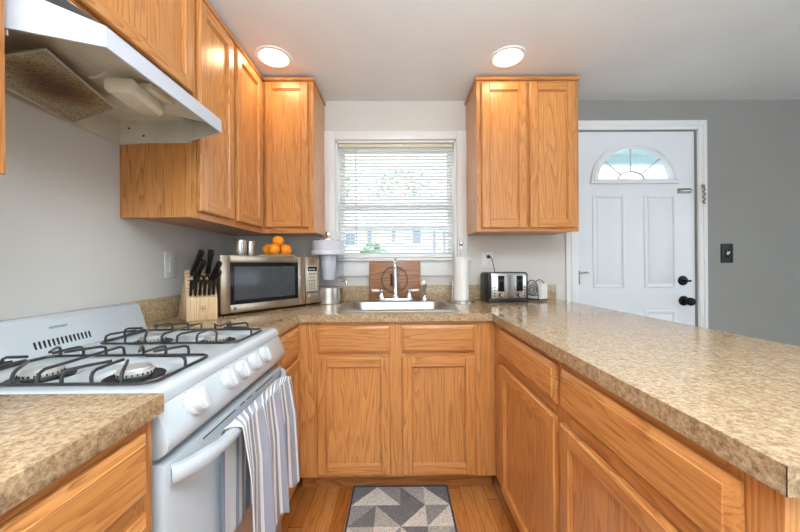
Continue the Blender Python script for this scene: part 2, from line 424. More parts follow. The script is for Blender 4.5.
bl = thing('window_blind', 'white horizontal slatted blind with cream headrail hanging in the kitchen window', 'blind', (0, W+.04, 1.99))
lab(B('headrail', (WX0+.016, W+.022, 1.985), (WX1-.016, W+.06, 2.008), HEADR, bl, .003), 'cream headrail')
mb = MB(); z = 1.972; tl = R(19); wv = .0125
while z > 1.235:
    c, s = math.cos(tl)*wv, math.sin(tl)*wv
    y = W+.041
    top = [(y-c, z+s), (y, z+.0016), (y+c, z-s)]; bot = [(y+c, z-s-.0006), (y, z+.001), (y-c, z+s-.0006)]
    mb.prism(top+bot, WX0+.02, WX1-.02, None, 0, 2, lambda p: (p[2], p[0], p[1])); z -= .0235
mb.build('slats', BLIND, bl)
B('bottom_rail', (WX0+.02, W+.03, 1.213), (WX1-.02, W+.052, 1.226), BLIND, bl, .003)
for x in (-.33, .0, .31):
    MB().tube([(x, W+.027, 1.985), (x, W+.027, 1.226)], .0009, None, 5).build('ladder_cord', BLIND, bl)
lab(MB().tube([(-.287, W+.018, 1.985), (-.287, W+.016, 1.294)], .0035, None, 8).build('tilt_wand', plain('clear_wand', srgb(205, 205, 205), .2), bl), 'long thin tilt wand')

# ------------------------------------------------------------------ entry door
dr = struct(bpy.data.objects.new('door_1', None)); COL.objects.link(dr); dr.location = (DX0, W, 0)
mb = MB()
mb.box((1.163, W-.018, 0), (DX0-.006, W, 2.150), TRIM, .004); mb.box((DX1+.006, W-.018, 0), (2.147, W, 2.150), TRIM, .004)
mb.box((DX0-.006, W-.0179, DZ1+.005), (DX1+.006, W, 2.1498), TRIM, .004)
mb.box((1.195, W-.024, 0), (1.207, W-.016, 2.12), TRIM, .003); mb.box((2.115, W-.024, 0), (2.127, W-.016, 2.12), TRIM, .003)
mb.box((1.207, W-.0239, 2.108), (2.115, W-.016, 2.12), TRIM, .003)
mb.build('casing', TRIM, dr)
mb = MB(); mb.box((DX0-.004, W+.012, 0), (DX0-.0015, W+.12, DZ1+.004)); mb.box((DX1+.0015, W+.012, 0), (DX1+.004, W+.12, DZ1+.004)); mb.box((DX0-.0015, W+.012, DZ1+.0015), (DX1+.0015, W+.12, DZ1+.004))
mb.build('jamb', plain('jamb_gap_shade', srgb(150, 146, 140), .6), dr)  # shade of the gap around the door leaf, put into the jamb's grey
FX, FZ, FRX, FRZ = 1.655, 1.742, .270, .232
arc = [(FX-FRX*math.cos(math.pi*i/24), FZ+FRZ*math.sin(math.pi*i/24)) for i in range(25)]
cells = [[(DX0, .005), (arc[0][0], .005), (arc[0][0], FZ), (DX0, FZ)], [(DX0, FZ), (arc[0][0], FZ), (arc[0][0], DZ1), (DX0, DZ1)],
         [(arc[0][0], .005), (arc[-1][0], .005), (arc[-1][0], FZ), (arc[0][0], FZ)],
         [(arc[-1][0], .005), (DX1, .005), (DX1, FZ), (arc[-1][0], FZ)], [(arc[-1][0], FZ), (DX1, FZ), (DX1, DZ1), (arc[-1][0], DZ1)]]
for i in range(24): cells.append([arc[i], arc[i+1], (arc[i+1][0], DZ1), (arc[i][0], DZ1)])
dl = MB().slab(cells, W+.012, W+.052, DOORW, xz).build('door_leaf', DOORW, dr)
def panel_mold(x0, x1, z0, z1):
    m = MB(); y1 = W+.012; w = .018
    for a, b in (((x0, z0), (x0+w, z1)), ((x1-w, z0), (x1, z1)), ((x0+w, z0), (x1-w, z0+w)), ((x0+w, z1-w), (x1-w, z1))):
        m.box((a[0], y1-.009, a[1]), (b[0], y1+.002, b[1]), DOORW, .0045)
    m.box((x0+.032, y1-.006, z0+.032), (x1-.032, y1+.002, z1-.032), DOORW, .005)
    m.build('raised_panel', DOORW, dl)
panel_mold(1.36, 1.586, .99, 1.638); panel_mold(1.722, 1.943, .99, 1.638)
panel_mold(1.36, 1.586, .2, .83); panel_mold(1.722, 1.943, .2, .83)
def arcband(m, cx, cz, rx0, rz0, rx1, rz1, y0, y1, a0=0, a1=180, n=24):
    v = []; fc = []
    for i in range(n+1):
        a = R(a0+(a1-a0)*i/n); c, s = math.cos(a), math.sin(a)
        v += [(cx+rx0*c, y0, cz+rz0*s), (cx+rx1*c, y0, cz+rz1*s), (cx+rx1*c, y1, cz+rz1*s), (cx+rx0*c, y1, cz+rz0*s)]
    for i in range(n):
        for j in range(4): fc.append((4*i+j, 4*i+(j+1) % 4, 4*i+4+(j+1) % 4, 4*i+4+j))
    fc += [(3, 2, 1, 0), tuple(4*n+j for j in range(4))]
    m.add(v, fc)
mb = MB(); arcband(mb, FX, FZ-.004, .262, .226, .306, .268, W-.011, W+.02); arcband(mb, FX, FZ-.004, .272, .236, .292, .256, W-.018, W+.0)
mb.box((FX-.309, W-.008, FZ-.026), (FX+.309, W+.02, FZ+.006), None, .004)
fan = mb.build('fanlight_frame', DOORW, dl)
v = [(FX+FRX*math.cos(math.pi*i/24), FZ+FRZ*math.sin(math.pi*i/24)) for i in range(25)]
MB().prism(v, W+.03, W+.034, PANE, 0, 2, xz).build('fanlight_pane', PANE, dl)
mb = MB(); arcband(mb, FX-.01, FZ, .088, .058, .099, .068, W+.02, W+.029)
for a in (42, 92, 140):
    c, s = math.cos(R(a)), math.sin(R(a))
    mb.tube([(FX-.01+.093*c, W+.0245, FZ+.063*s), (FX-.005+.264*c, W+.0245, FZ+.228*s)], .0055, None, 6)
mb.build('muntin', plain('grey_muntin', srgb(196, 198, 200), .5), dl)
# deadbolt, knob, slide latch, hinge, chain
mb = MB(); mb.lathe([(.033, 0), (.034, -.006), (.03, -.012), (.012, -.014), (.012, -.02), (0, -.021)], (1.992, W+.012, 1.038), None, 24, 'Y')
mb.box((1.985, W-.03, 1.03), (2.022, W-.006, 1.044), None, .004); mb.build('deadbolt', BRONZE, dl)
mb = MB(); mb.lathe([(.034, 0), (.034, -.007), (.026, -.013), (.012, -.015), (.011, -.035), (.02, -.043), (.028, -.052), (.029, -.062), (.024, -.072), (.01, -.076), (0, -.0765)], (1.997, W+.012, .897), None, 24, 'Y')
mb.build('door_knob', BRONZE, dl)
mb = MB(); mb.box((1.958, W+.003, 1.648), (2.052, W+.012, 1.682), SILVER, .003); mb.box((1.968, W-.004, 1.661), (2.06, W+.004, 1.670), STEEL, .002); mb.build('slide_latch', SILVER, dl)
mb = MB(); mb.box((DX0-.006, W-.002, 1.02), (DX0+.01, W+.0115, 1.11), SILVER, .002); mb.tube([(DX0+.002, W-.006, 1.018), (DX0+.002, W-.006, 1.112)], .006, SILVER, 8)
mb.tube([(DX0+.004, W-.01, 1.095), (DX0+.055, W-.02, 1.102)], .005, SILVER, 8); mb.lathe([(.009, 0), (.009, .01), (0, .011)], (DX0+.055, W-.02, 1.102), PLATE, 10, 'X'); mb.build('hinge', SILVER, dr)
ch = thing('door_chain', 'small black and silver door chain hanging on the right door casing', 'door chain', (2.110, W-.024, 1.695))
mb = MB(); mb.box((2.096, W-.030, 1.678), (2.118, W-.0245, 1.70), SILVER, .003); mb.build('bracket', SILVER, ch)
mb = MB()
for i in range(11):
    a = (2.107+.007*math.sin(i*1.9), W-.032, 1.676-.0105*i); pl = 'XZ' if i % 2 else 'YZ'
    mb.tube([(p[0], p[1], p[2]) for p in arcpts(a, .0062, 0, 330, 9, pl)], .0017, None, 5, True)
mb.build('chain', BRONZE, ch)

# ------------------------------------------------------------------ wall plates
sw = thing('light_switch', 'black wall plate with white toggle on the grey wall right of the door', 'light switch', (2.291, W, 1.165))
mb = MB(); mb.box((2.249, W-.007, 1.160), (2.333, W, 1.293), BLKPLATE, .003); mb.build('wall_plate', BLKPLATE, sw)
mb = MB(); mb.box((2.277, W-.010, 1.20), (2.303, W-.0065, 1.255), BLKGLS, .001); mb.build('switch_frame', BLKGLS, sw)
lab(MB().hexa([(2.284, W-.010, 1.215), (2.297, W-.010, 1.215), (2.297, W-.008, 1.215), (2.284, W-.008, 1.215), (2.284, W-.024, 1.238), (2.297, W-.024, 1.238), (2.297, W-.008, 1.238), (2.284, W-.008, 1.238)], None, .001).build('toggle', PLATE, sw), 'white toggle')
ou = thing('wall_outlet', 'white double outlet on the wall above the toaster', 'outlet', (.621, W, 1.135))
B('wall_plate', (.583, W-.006, 1.133), (.660, W, 1.247), PLATE, ou, .0025)
for zc in (1.165, 1.213):
    r_ = MB().lathe([(.0165, 0), (.0165, -.003), (.015, -.004), (0, -.004)], (.621, W-.0055, zc), None, 18, 'Y').build('receptacle', PLATE, ou)
    mb = MB()
    for dx in (-.006, .006): mb.box((.621+dx-.001, W-.0101, zc-.003), (.621+dx+.001, W-.0092, zc+.006))
    mb.build('slot', SLOTK, r_)
dm = thing('dimmer_switch', 'white slide dimmer plate on the left wall above the knife block', 'light switch', (XL, 1.59, 1.105))
B('wall_plate', (XL, 1.546, 1.108), (XL+.007, 1.634, 1.234), PLATE, dm, .003)
B('paddle', (XL+.006, 1.575, 1.135), (XL+.009, 1.607, 1.205), PLATE, dm, .001)
B('slider', (XL+.0085, 1.5765, 1.14), (XL+.012, 1.582, 1.20), plain('grey_slider', srgb(185, 185, 182), .4), dm, .001)

# ------------------------------------------------------------------ cabinets
def PX(y): return lambda p: (p[0], y-p[2], p[1])            # front faces -Y ; u = X
def PL(x): return lambda p: (x+p[2], p[0], p[1])            # front faces +X ; u = Y
def PR(x): return lambda p: (x-p[2], p[0], p[1])            # front faces -X ; u = Y
def door_front(parent, f, u0, u1, v0, v1, hax, name='door', st=.05):
    gz, gh = OAK[2], OAK[hax]
    m = MB(); t0, t1 = .015, .020; e = .005; g0 = .003
    def fr(a, b, i0, i1, j0, j1, mat):      # one frame member: square back, bevelled outer edge
        m.box((a[0], a[1], g0), (b[0], b[1], t0), mat, 0, 2, f)
        m.hexa([(a[0], a[1], t0), (b[0], a[1], t0), (b[0], b[1], t0), (a[0], b[1], t0), (a[0]+i0, a[1]+j0, t1), (b[0]-i1, a[1]+j0, t1), (b[0]-i1, b[1]-j1, t1), (a[0]+i0, b[1]-j1, t1)], mat, 0, 2, f)
    q = .003
    fr((u0, v0), (u0+st, v1), e, q, e, e, gz); fr((u1-st, v0), (u1, v1), q, e, e, e, gz)
    fr((u0+st, v0), (u1-st, v0+st), 0, 0, e, q, gh); fr((u0+st, v1-st), (u1-st, v1), 0, 0, q, e, gh)
    d = m.build(name, gz, parent)
    p = MB(); p.box((u0+st-.001, v0+st-.001, .001), (u1-st+.001, v1-st+.001, .0075), gz, 0, 2, f)
    w = .006
    for a, b in (((u0+st, v0+st), (u0+st+w, v1-st)), ((u1-st-w, v0+st), (u1-st, v1-st)), ((u0+st+w, v0+st), (u1-st-w, v0+st+w)), ((u0+st+w, v1-st-w), (u1-st-w, v1-st))):
        p.box((a[0], a[1], .0070), (b[0], b[1], .0130), gz, .0018, 1, f)
    p.build('door_panel', gz, d)
    return d
def drawer_front(parent, f, u0, u1, v0, v1, hax, name='drawer_front'):
    m = MB(); m.box((u0, v0, .0025), (u1, v1, .009), OAK[hax], 0, 2, f); e = .013
    m.hexa([(u0, v0, .009), (u1, v0, .009), (u1, v1, .009), (u0, v1, .009), (u0+e, v0+e, .018), (u1-e, v0+e, .018), (u1-e, v1-e, .018), (u0+e, v1-e, .018)], OAK[hax], 0, 2, f)
    m.box((u0+e+.001, v0+e+.001, .017), (u1-e-.001, v1-e-.001, .0205), OAK[hax], .0012, 1, f)
    return m.build(name, OAK[hax], parent)
def boxes(name, lst, mat, parent, bevel=.0015, f=None):
    m = MB()
    for a, b, *mm in lst: m.box(a, b, mm[0] if mm else mat, bevel, 1, f)
    return m.build(name, mat, parent)
UB, UT = 1.356, 2.262
# right wall cabinet
wc = thing('wall_cabinet', 'two-door oak wall cabinet between the window and the white door', 'wall cabinet', (.784, W, UB))
boxes('carcass', [((.4774, 1.965, UB+.006), (.490, W-.001, UT), OAK[2]), ((1.078, 1.965, UB+.006), (1.0903, W-.001, UT), OAK[2]), ((.490, 1.965, UB+.006), (1.078, W-.001, UB+.022), OAK[0]), ((.490, 1.965, UT-.016), (1.078, W-.001, UT), OAK[0])], OAK[2], wc)
fy = 1.945
boxes('face_frame', [((.4774, fy, UB), (.518, fy+.02, UT), OAK[2]), ((1.050, fy, UB), (1.0903, fy+.02, UT), OAK[2]), ((.518, fy, UB), (1.050, fy+.02, UB+.04), OAK[0]), ((.518, fy, UT-.03), (1.050, fy+.02, UT), OAK[0]), ((.762, fy, UB+.04), (.80, fy+.02, UT-.03), OAK[2])], OAK[2], wc)
door_front(wc, PX(fy), .503, .774, 1.377, 2.246, 0); door_front(wc, PX(fy), .790, 1.066, 1.377, 2.246, 0)
boxes('crown_strip', [((.468, fy-.014, UT), (1.097, fy+.004, UT+.02), OAK[0]), ((.468, fy+.004, UT), (.482, W-.001, UT+.02), OAK[1]), ((1.083, fy+.004, UT), (1.097, W-.001, UT+.02), OAK[1])], OAK[0], wc, .003)
# left of the window (single door)
w2 = thing('wall_cabinet', 'single-door oak wall cabinet left of the window, over the microwave', 'wall cabinet', (-.65, W, UB))
boxes('carcass', [((-.511, 1.965, UB+.006), (-.498, W-.001, UT), OAK[2]), ((-.803, 1.965, UB+.006), (-.511, W-.001, UB+.022), OAK[0]), ((-.803, 1.965, UT-.016), (-.511, W-.001, UT), OAK[0])], OAK[2], w2)
boxes('face_frame', [((-.803, fy, UB), (-.775, fy+.02, UT), OAK[2]), ((-.54, fy, UB), (-.498, fy+.02, UT), OAK[2]), ((-.775, fy, UB), (-.54, fy+.02, UB+.045), OAK[0]), ((-.775, fy, UT-.03), (-.54, fy+.02, UT), OAK[0])], OAK[2], w2)
door_front(w2, PX(fy), -.782, -.526, 1.388, 2.252, 0, st=.044)
boxes('crown_strip', [((-.789, fy-.014, UT), (-.489, fy+.004, UT+.02), OAK[0]), ((-.503, fy+.004, UT), (-.489, W-.001, UT+.02), OAK[1])], OAK[0], w2, .003)
# tall left run
FXL = -.8047
w3 = thing('wall_cabinet', 'two-door oak wall cabinet on the left wall beside the range hood', 'wall cabinet', (XL, 1.6, UB))
boxes('carcass', [((XL+.001, 1.303, UB+.004), (-.8247, 1.316, UT), OAK[2]), ((XL+.001, 1.316, UB+.012), (-.8247, 1.943, UB+.028), OAK[1]), ((XL+.001, 1.943, UB+.012), (-.805, W-.001, UB+.028), OAK[1]), ((XL+.001, 1.316, UT-.016), (-.8247, W-.001, UT), OAK[1])], OAK[2], w3)
fx0 = -.8247
boxes('face_frame', [((fx0, 1.303, UB), (FXL, 1.34, UT), OAK[2]), ((fx0, 1.572, UB), (FXL, 1.617, UT), OAK[2]), ((fx0, 1.90, UB), (FXL, 1.944, UT), OAK[2]), ((fx0, 1.34, UB), (FXL, 1.572, UB+.045), OAK[1]), ((fx0, 1.617, UB), (FXL, 1.90, UB+.045), OAK[1]), ((fx0, 1.34, UT-.03), (FXL, 1.572, UT), OAK[1]), ((fx0, 1.617, UT-.03), (FXL, 1.90, UT), OAK[1])], OAK[2], w3)
door_front(w3, PL(FXL), 1.309, 1.580, 1.385, 2.246, 1); door_front(w3, PL(FXL), 1.612, 1.908, 1.385, 2.246, 1)
boxes('crown_strip', [((FXL-.004, 1.303, UT), (FXL+.015, 1.930, UT+.02), OAK[1])], OAK[1], w3, .003)
# over the hood
w4 = thing('wall_cabinet', 'short oak wall cabinet mounted directly above the range hood', 'wall cabinet', (XL, .99, 1.808))
HB = 1.808
boxes('carcass', [((XL+.001, .676, HB+.004), (fx0, .688, UT), OAK[2]), ((XL+.001, 1.290, HB+.004), (fx0, 1.302, UT), OAK[2]), ((XL+.001, .688, HB+.004), (fx0, 1.290, HB+.02), OAK[1]), ((XL+.001, .688, UT-.016), (fx0, 1.290, UT), OAK[1])], OAK[2], w4)
boxes('face_frame', [((fx0, .676, HB), (FXL, .72, UT), OAK[2]), ((fx0, 1.258, HB), (FXL, 1.302, UT), OAK[2]), ((fx0, .72, HB), (FXL, 1.258, HB+.04), OAK[1]), ((fx0, .72, UT-.03), (FXL, 1.258, UT), OAK[1])], OAK[2], w4)
door_front(w4, PL(FXL), .700, 1.268, 1.832, 2.246, 1)
boxes('crown_strip', [((FXL-.004, .676, UT), (FXL+.015, 1.302, UT+.02), OAK[1])], OAK[1], w4, .003)
# near left
w5 = thing('wall_cabinet', 'oak wall cabinet cut off by the left edge of the photo, near the hood', 'wall cabinet', (XL, .4, UB))
boxes('carcass', [((XL+.001, .0, UB), (fx0, .013, UT), OAK[2]), ((XL+.001, .662, UB), (fx0, .675, UT), OAK[2]), ((XL+.001, .013, UB), (fx0, .662, UB+.016), OAK[1]), ((XL+.001, .013, UT-.016), (fx0, .662, UT), OAK[1])], OAK[2], w5)
boxes('face_frame', [((fx0, .0, UB), (FXL, .04, UT), OAK[2]), ((fx0, .635, UB), (FXL, .675, UT), OAK[2]), ((fx0, .04, UB), (FXL, .635, UB+.04), OAK[1]), ((fx0, .04, UT-.03), (FXL, .635, UT), OAK[1])], OAK[2], w5)
door_front(w5, PL(FXL), .02, .325, 1.377, 2.246, 1); door_front(w5, PL(FXL), .335, .650, 1.377, 2.246, 1)

# sink base
BF = 1.641; FB, FT = .0934, .880
sb = thing('base_cabinet', 'oak sink base cabinet with two doors and two false drawer fronts', 'base cabinet', (0, BF, 0))
boxes('carcass', [((-.5066, BF+.02, FB), (-.490, W-.002, FT-.002), OAK[2]), ((.472, BF+.02, FB), (.4889, W-.002, FT-.002), OAK[2]), ((-.49, BF+.02, FB+.001), (.472, W-.002, FB+.017), OAK[0]), ((-.49, W-.012, FB+.017), (.472, W-.002, FT-.002), OAK[2])], OAK[2], sb)
boxes('face_frame', [((-.5066, BF, FB), (-.385, BF+.02, FT), OAK[2]), ((-.06, BF, FB), (.035, BF+.02, FT), OAK[2]), ((.36, BF, FB), (.4889, BF+.02, FT), OAK[2]), ((-.385, BF, FB), (-.06, BF+.02, .13), OAK[0]), ((.035, BF, FB), (.36, BF+.02, .13), OAK[0]), ((-.385, BF, .69), (-.06, BF+.02, .735), OAK[0]), ((.035, BF, .69), (.36, BF+.02, .735), OAK[0]), ((-.385, BF, .84), (-.06, BF+.02, FT), OAK[0]), ((.035, BF, .84), (.36, BF+.02, FT), OAK[0])], OAK[2], sb)
for u0, u1 in ((-.408, -.041), (.017, .384)):
    drawer_front(sb, PX(BF), u0, u1, .722, .858, 0, 'false_drawer_front'); door_front(sb, PX(BF), u0, u1, .112, .703, 0)
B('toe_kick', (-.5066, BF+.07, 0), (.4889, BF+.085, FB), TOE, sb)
# left base next to stove
lb = thing('base_cabinet', 'narrow oak base cabinet in the corner between stove and sink base', 'base cabinet', (-.8, 1.47, 0))
LX = -.5066
boxes('carcass', [((XL+.001, 1.312, FB), (LX-.02, 1.325, FT-.002), OAK[2]), ((XL+.001, 1.325, FB), (LX-.02, W-.002, FB+.016), OAK[1]), ((XL+.001, 1.325, FB+.016), (XL+.012, W-.002, FT-.002), OAK[2])], OAK[2], lb)
boxes('face_frame', [((LX-.02, 1.312, FB), (LX-.0005, 1.345, FT), OAK[2]), ((LX-.02, 1.595, FB), (LX-.0005, 1.640, FT), OAK[2]), ((LX-.02, 1.345, FB), (LX-.0005, 1.595, .13), OAK[1]), ((LX-.02, 1.345, .69), (LX-.0005, 1.595, .735), OAK[1]), ((LX-.02, 1.345, .84), (LX-.0005, 1.595, FT), OAK[1])], OAK[2], lb)
drawer_front(lb, PL(LX), 1.335, 1.612, .727, .858, 1); door_front(lb, PL(LX), 1.335, 1.612, .112, .703, 1)
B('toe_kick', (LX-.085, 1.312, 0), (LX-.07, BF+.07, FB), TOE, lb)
# near-left base
nb = thing('base_cabinet', 'oak base cabinet at the lower left corner, in front of the stove', 'base cabinet', (-.8, .25, 0))
NX = -.4775; NE = .632
boxes('carcass', [((XL+.001, NE-.013, FB), (NX-.02, NE, FT-.002), OAK[2]), ((XL+.001, -.3, FB), (NX-.02, -.287, FT-.002), OAK[2]), ((XL+.001, -.287, FB), (NX-.02, NE-.013, FB+.016), OAK[1])], OAK[2], nb)
boxes('face_frame', [((NX-.02, NE-.042, FB), (NX, NE, FT), OAK[2]), ((NX-.02, .13, FB), (NX, .175, FT), OAK[2]), ((NX-.02, -.3, FB), (NX, -.26, FT), OAK[2])]+[((NX-.02, a, z0), (NX, b, z1), OAK[1]) for a, b in ((-.26, .13), (.175, NE-.042)) for z0, z1 in ((FB, .13), (.69, .735), (.84, FT))], OAK[2], nb)
drawer_front(nb, PL(NX), .155, .605, .742, .858, 1); drawer_front(nb, PL(NX), .155, .605, .43, .712, 1); drawer_front(nb, PL(NX), .155, .605, .112, .40, 1)
drawer_front(nb, PL(NX), -.28, .140, .742, .858, 1); door_front(nb, PL(NX), -.28, .140, .112, .712, 1)
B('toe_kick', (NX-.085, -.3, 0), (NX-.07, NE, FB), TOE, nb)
# peninsula
RX = .489
def pen(y0, y1, label, endpanel=False, s0=.04, s1=.04):
    t = thing('base_cabinet', label, 'base cabinet', (.75, (y0+y1)/2, 0))
    boxes('carcass', [((RX+.02, y0, FB if not endpanel else 0), (1.06, y0+.014, FT-.002), OAK[2]), ((RX+.02, y1-.014, FB), (1.06, y1, FT-.002), OAK[2]), ((1.045, y0+.014, FB), (1.06, y1-.014, FT-.002), OAK[2]), ((RX+.02, y0+.014, FB), (1.045, y1-.014, FB+.016), OAK[1])], OAK[2], t)
    boxes('face_frame', [((RX, y0, FB), (RX+.02, y0+s0, FT), OAK[2]), ((RX, y1-s1, FB), (RX+.02, y1, FT), OAK[2])]+[((RX, y0+s0, a), (RX+.02, y1-s1, b), OAK[1]) for a, b in ((FB, .13), (.69, .735), (.84, FT))], OAK[2], t)
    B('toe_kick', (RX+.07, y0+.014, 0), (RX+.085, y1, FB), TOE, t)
    return t
p1 = pen(.9665, 1.6405, 'oak peninsula base cabinet next to the sink base, with one narrow drawer', s1=.13)
drawer_front(p1, PR(RX), .984, 1.527, .738, .857, 1); door_front(p1, PR(RX), .984, 1.505, .112, .699, 1)
p2 = pen(.408, .966, 'oak peninsula base cabinet at the near end, at the lower right', True, s0=.075)
drawer_front(p2, PR(RX), .455, .952, .738, .857, 1); door_front(p2, PR(RX), .455, .952, .112, .699, 1)

# ------------------------------------------------------------------ countertops
ct = thing('countertop', 'tan mottled laminate countertop around the sink and along the peninsula', 'countertop', (.2, 1.9, CT))
xr = lambda y: 1.10+.095*(W-y)/1.86
HX0, HX1, HY0, HY1 = -.287, .287, 1.742, 2.122
ys = [1.616, HY0, HY1, W-.0005]; xs = [XL+.0005, -.489, HX0, HX1, .4697]
cells = gridcells(xs, ys, {(2, 1)})
cells.append([(XL+.0005, 1.310), (-.489, 1.310), (-.489, 1.616), (XL+.0005, 1.616)])
yy = [.391]+ys
for i in range(4): cells.append([(.4697, yy[i]), (xr(yy[i]), yy[i]), (xr(yy[i+1]), yy[i+1]), (.4697, yy[i+1])])
MB().slab(cells, CT-.038, CT, LAM).build('worktop', LAM, ct)
tag(B('backsplash', (XL+.02, W-.021, CT), (1.09, W-.0005, CT+.1), LAM, None, .003), 'tan laminate backsplash strip along the wall below the window', 'backsplash')
tag(B('backsplash', (XL+.0005, 1.310, CT), (XL+.02, W-.0005, CT+.0998), LAM, None, .003), 'short tan laminate backsplash strip on the left wall behind the knife block', 'backsplash')
B('edge_seam', (.4691, .3904, CT-.038), (.4703, .3912, CT-.0005), SLOTK, ct)
c2 = thing('countertop', 'tan mottled laminate countertop end in the lower left corner', 'countertop', (-.78, .2, CT))
B('worktop', (XL+.0005, -.3, CT-.038), (-.4577, .6382, CT), LAM, c2, .0015)

# ------------------------------------------------------------------ stove
S0, S1 = .6425, 1.3075
st = thing('gas_stove', 'white freestanding gas range with four burners and five white knobs', 'stove', (-.79, (S0+S1)/2, 0))
B('body', (-1.09, S0+.004, .03), (-.50, S1-.004, .885), STOVEW, st, .004)
for x in (-1.05, -.55):
    for y in (S0+.05, S1-.05): MB().lathe([(.018, 0), (.018, .031)], (x, y, 0), None, 12).build('foot', BLACK, st)
# cooktop: pressed sheet with four shallow wells and a rolled rim
BUR = [(-.64, .795), (-.866, .795), (-.64, 1.150), (-.866, 1.150)]
nx, ny = 64, 84; x0, x1 = -1.02, -.481
v = []; fc = []
for i in range(nx+1):
    for j in range(ny+1):
        x = x0+(x1-x0)*i/nx; y = S0+(S1-S0)*j/ny; z = .916
        # dished deck under each grate
        for ya, yb in ((.685, .905), (1.040, 1.260)):
            dx = min(x+.965, -.52-x); dy = min(y-ya, yb-y); d = min(dx, dy)
            z -= .012*max(0, min(1, d/.03))
        for bx, by in BUR:
            r = math.hypot(x-bx, y-by); z -= .012*max(0, min(1, (.078-r)/.02))
        de = min(x1-x, y-S0, S1-y)
        if de < .016: z -= .016*(1-math.sqrt(max(0, 1-((.016-de)/.016)**2)))
        v.append((x, y, z))
for i in range(nx):
    for j in range(ny):
        a = i*(ny+1)+j; fc.append((a, a+1, a+ny+2, a+ny+1))
n0 = len(v)
ring = [i*(ny+1) for i in range(nx+1)]+[nx*(ny+1)+j for j in range(1, ny+1)]+[i*(ny+1)+ny for i in range(nx-1, -1, -1)]+[j for j in range(ny-1, 0, -1)]
for q in ring: v.append((v[q][0], v[q][1], .8855))
for k in range(len(ring)): fc.append((ring[k], ring[(k+1) % len(ring)], n0+(k+1) % len(ring), n0+k))
fc.append(tuple(range(n0, n0+len(ring))))
MB().add(v, fc).build('cooktop', STOVEW, st, smooth=50)
# backguard
poly = [(-1.098, .900), (-1.098, 1.012), (-1.090, 1.020), (-1.050, 1.021), (-1.035, 1.016), (-1.028, 1.005), (-1.010, .945), (-.998, .916), (-1.0, .900)]
bgd = MB().prism(poly, S0+.002, S1-.002, None, .004, 2, lambda p: (p[0], p[2], p[1])).build('backguard', STOVEW, st)
def bgp(y, z, off=.0): # point on the sloping front of the backguard
    t = (z-.945)/(1.005-.945); return (-1.010+(-1.028+1.010)*t+off, y, z)
for i in range(14):
    y = .908+.0123*i
    a, b, c, d = bgp(y, .930), bgp(y+.0052, .930), bgp(y+.0052, .955), bgp(y, .955)
    mb = MB(); mb.hexa([(p[0]-.004, p[1], p[2]) for p in (a, b, c, d)]+[(p[0]+.0012, p[1], p[2]) for p in (a, b, c, d)]); mb.build('vent_slot', SLOTK, bgd)
def text_mesh(txt, size, name, mat, parent, mw, ext=.0003):
    cu = bpy.data.curves.new('lettering', 'FONT'); cu.body = txt; cu.size = size; cu.extrude = ext; cu.align_x = 'CENTER'; cu.align_y = 'CENTER'
    t = bpy.data.objects.new('lettering', cu); COL.objects.link(t)
    bpy.context.view_layer.update()
    me = bpy.data.meshes.new_from_object(t.evaluated_get(bpy.context.evaluated_depsgraph_get()))
    bpy.data.objects.remove(t); bpy.data.curves.remove(cu)
    me.transform(wm(parent).inverted() @ mw); me.materials.clear(); me.materials.append(mat)
    o = bpy.data.objects.new(name, me); COL.objects.link(o); o.parent = parent; return o
def basis(o, ex, ey):
    ex = Vector(ex).normalized(); ey = Vector(ey).normalized(); ez = ex.cross(ey)
    return Matrix(((ex.x, ey.x, ez.x, o[0]), (ex.y, ey.y, ez.y, o[1]), (ex.z, ey.z, ez.z, o[2]), (0, 0, 0, 1)))
text_mesh('HOTPOINT', .0104, 'lettering', GREYPRINT, bgd, basis(bgp(.985, .986, .0012), (0, 1, 0), (-.018, 0, .06)))
# control panel
poly = [(-.52, .884), (-.484, .886), (-.478, .880), (-.456, .828), (-.453, .815), (-.455, .802), (-.462, .792), (-.476, .782), (-.52, .780)]
cp = MB().prism(poly, S0+.001, S1-.001, None, .004, 2, lambda p: (p[0], p[2], p[1])).build('control_panel', STOVEW, st)
pn = Vector((.052, 0, .022)).normalized(); pt = Vector((-.022, 0, .052)).normalized()
def knob(y, big=False):
    c = Vector((-.4672, y, .8545)); M = basis(c, (0, 1, 0), pt)
    f = lambda p: tuple(M @ Vector(p))
    m = MB()
    if big: prof = [(.030, 0), (.031, .006), (.0295, .010), (.025, .011), (.0235, .026), (.021, .0275), (0, .0275)]
    else: prof = [(.0275, 0), (.0278, .012), (.0262, .0175), (.022, .019), (0, .0195)]
    m.lathe(prof, (0, 0, 0), None, 32, 'Z', f)
    k = m.build('knob', KNOBW, st)
    g = MB()
    if big: g.box((-.010, -.0225, .0265), (.010, .0225, .033), None, .003, 2, f)
    else: g.box((-.0065, -.022, .0185), (.0065, .022, .0245), None, .0025, 2, f)
    g.build('knob_grip', KNOBW, k)
    q = MB()
    for i in range(9):
        a = R(200-28*i); r = .034
        q.box((r*math.cos(a)-.0009, r*math.sin(a)-.0009, .0002), (r*math.cos(a)+.0009, r*math.sin(a)+.0009, .0006), None, 0, 2, f)
    lab(q.build('dial_marks', GREYPRINT, st), 'grey printed dial marks')
for y in (.745, .893, .969, 1.050, 1.129): knob(y, y < .8)
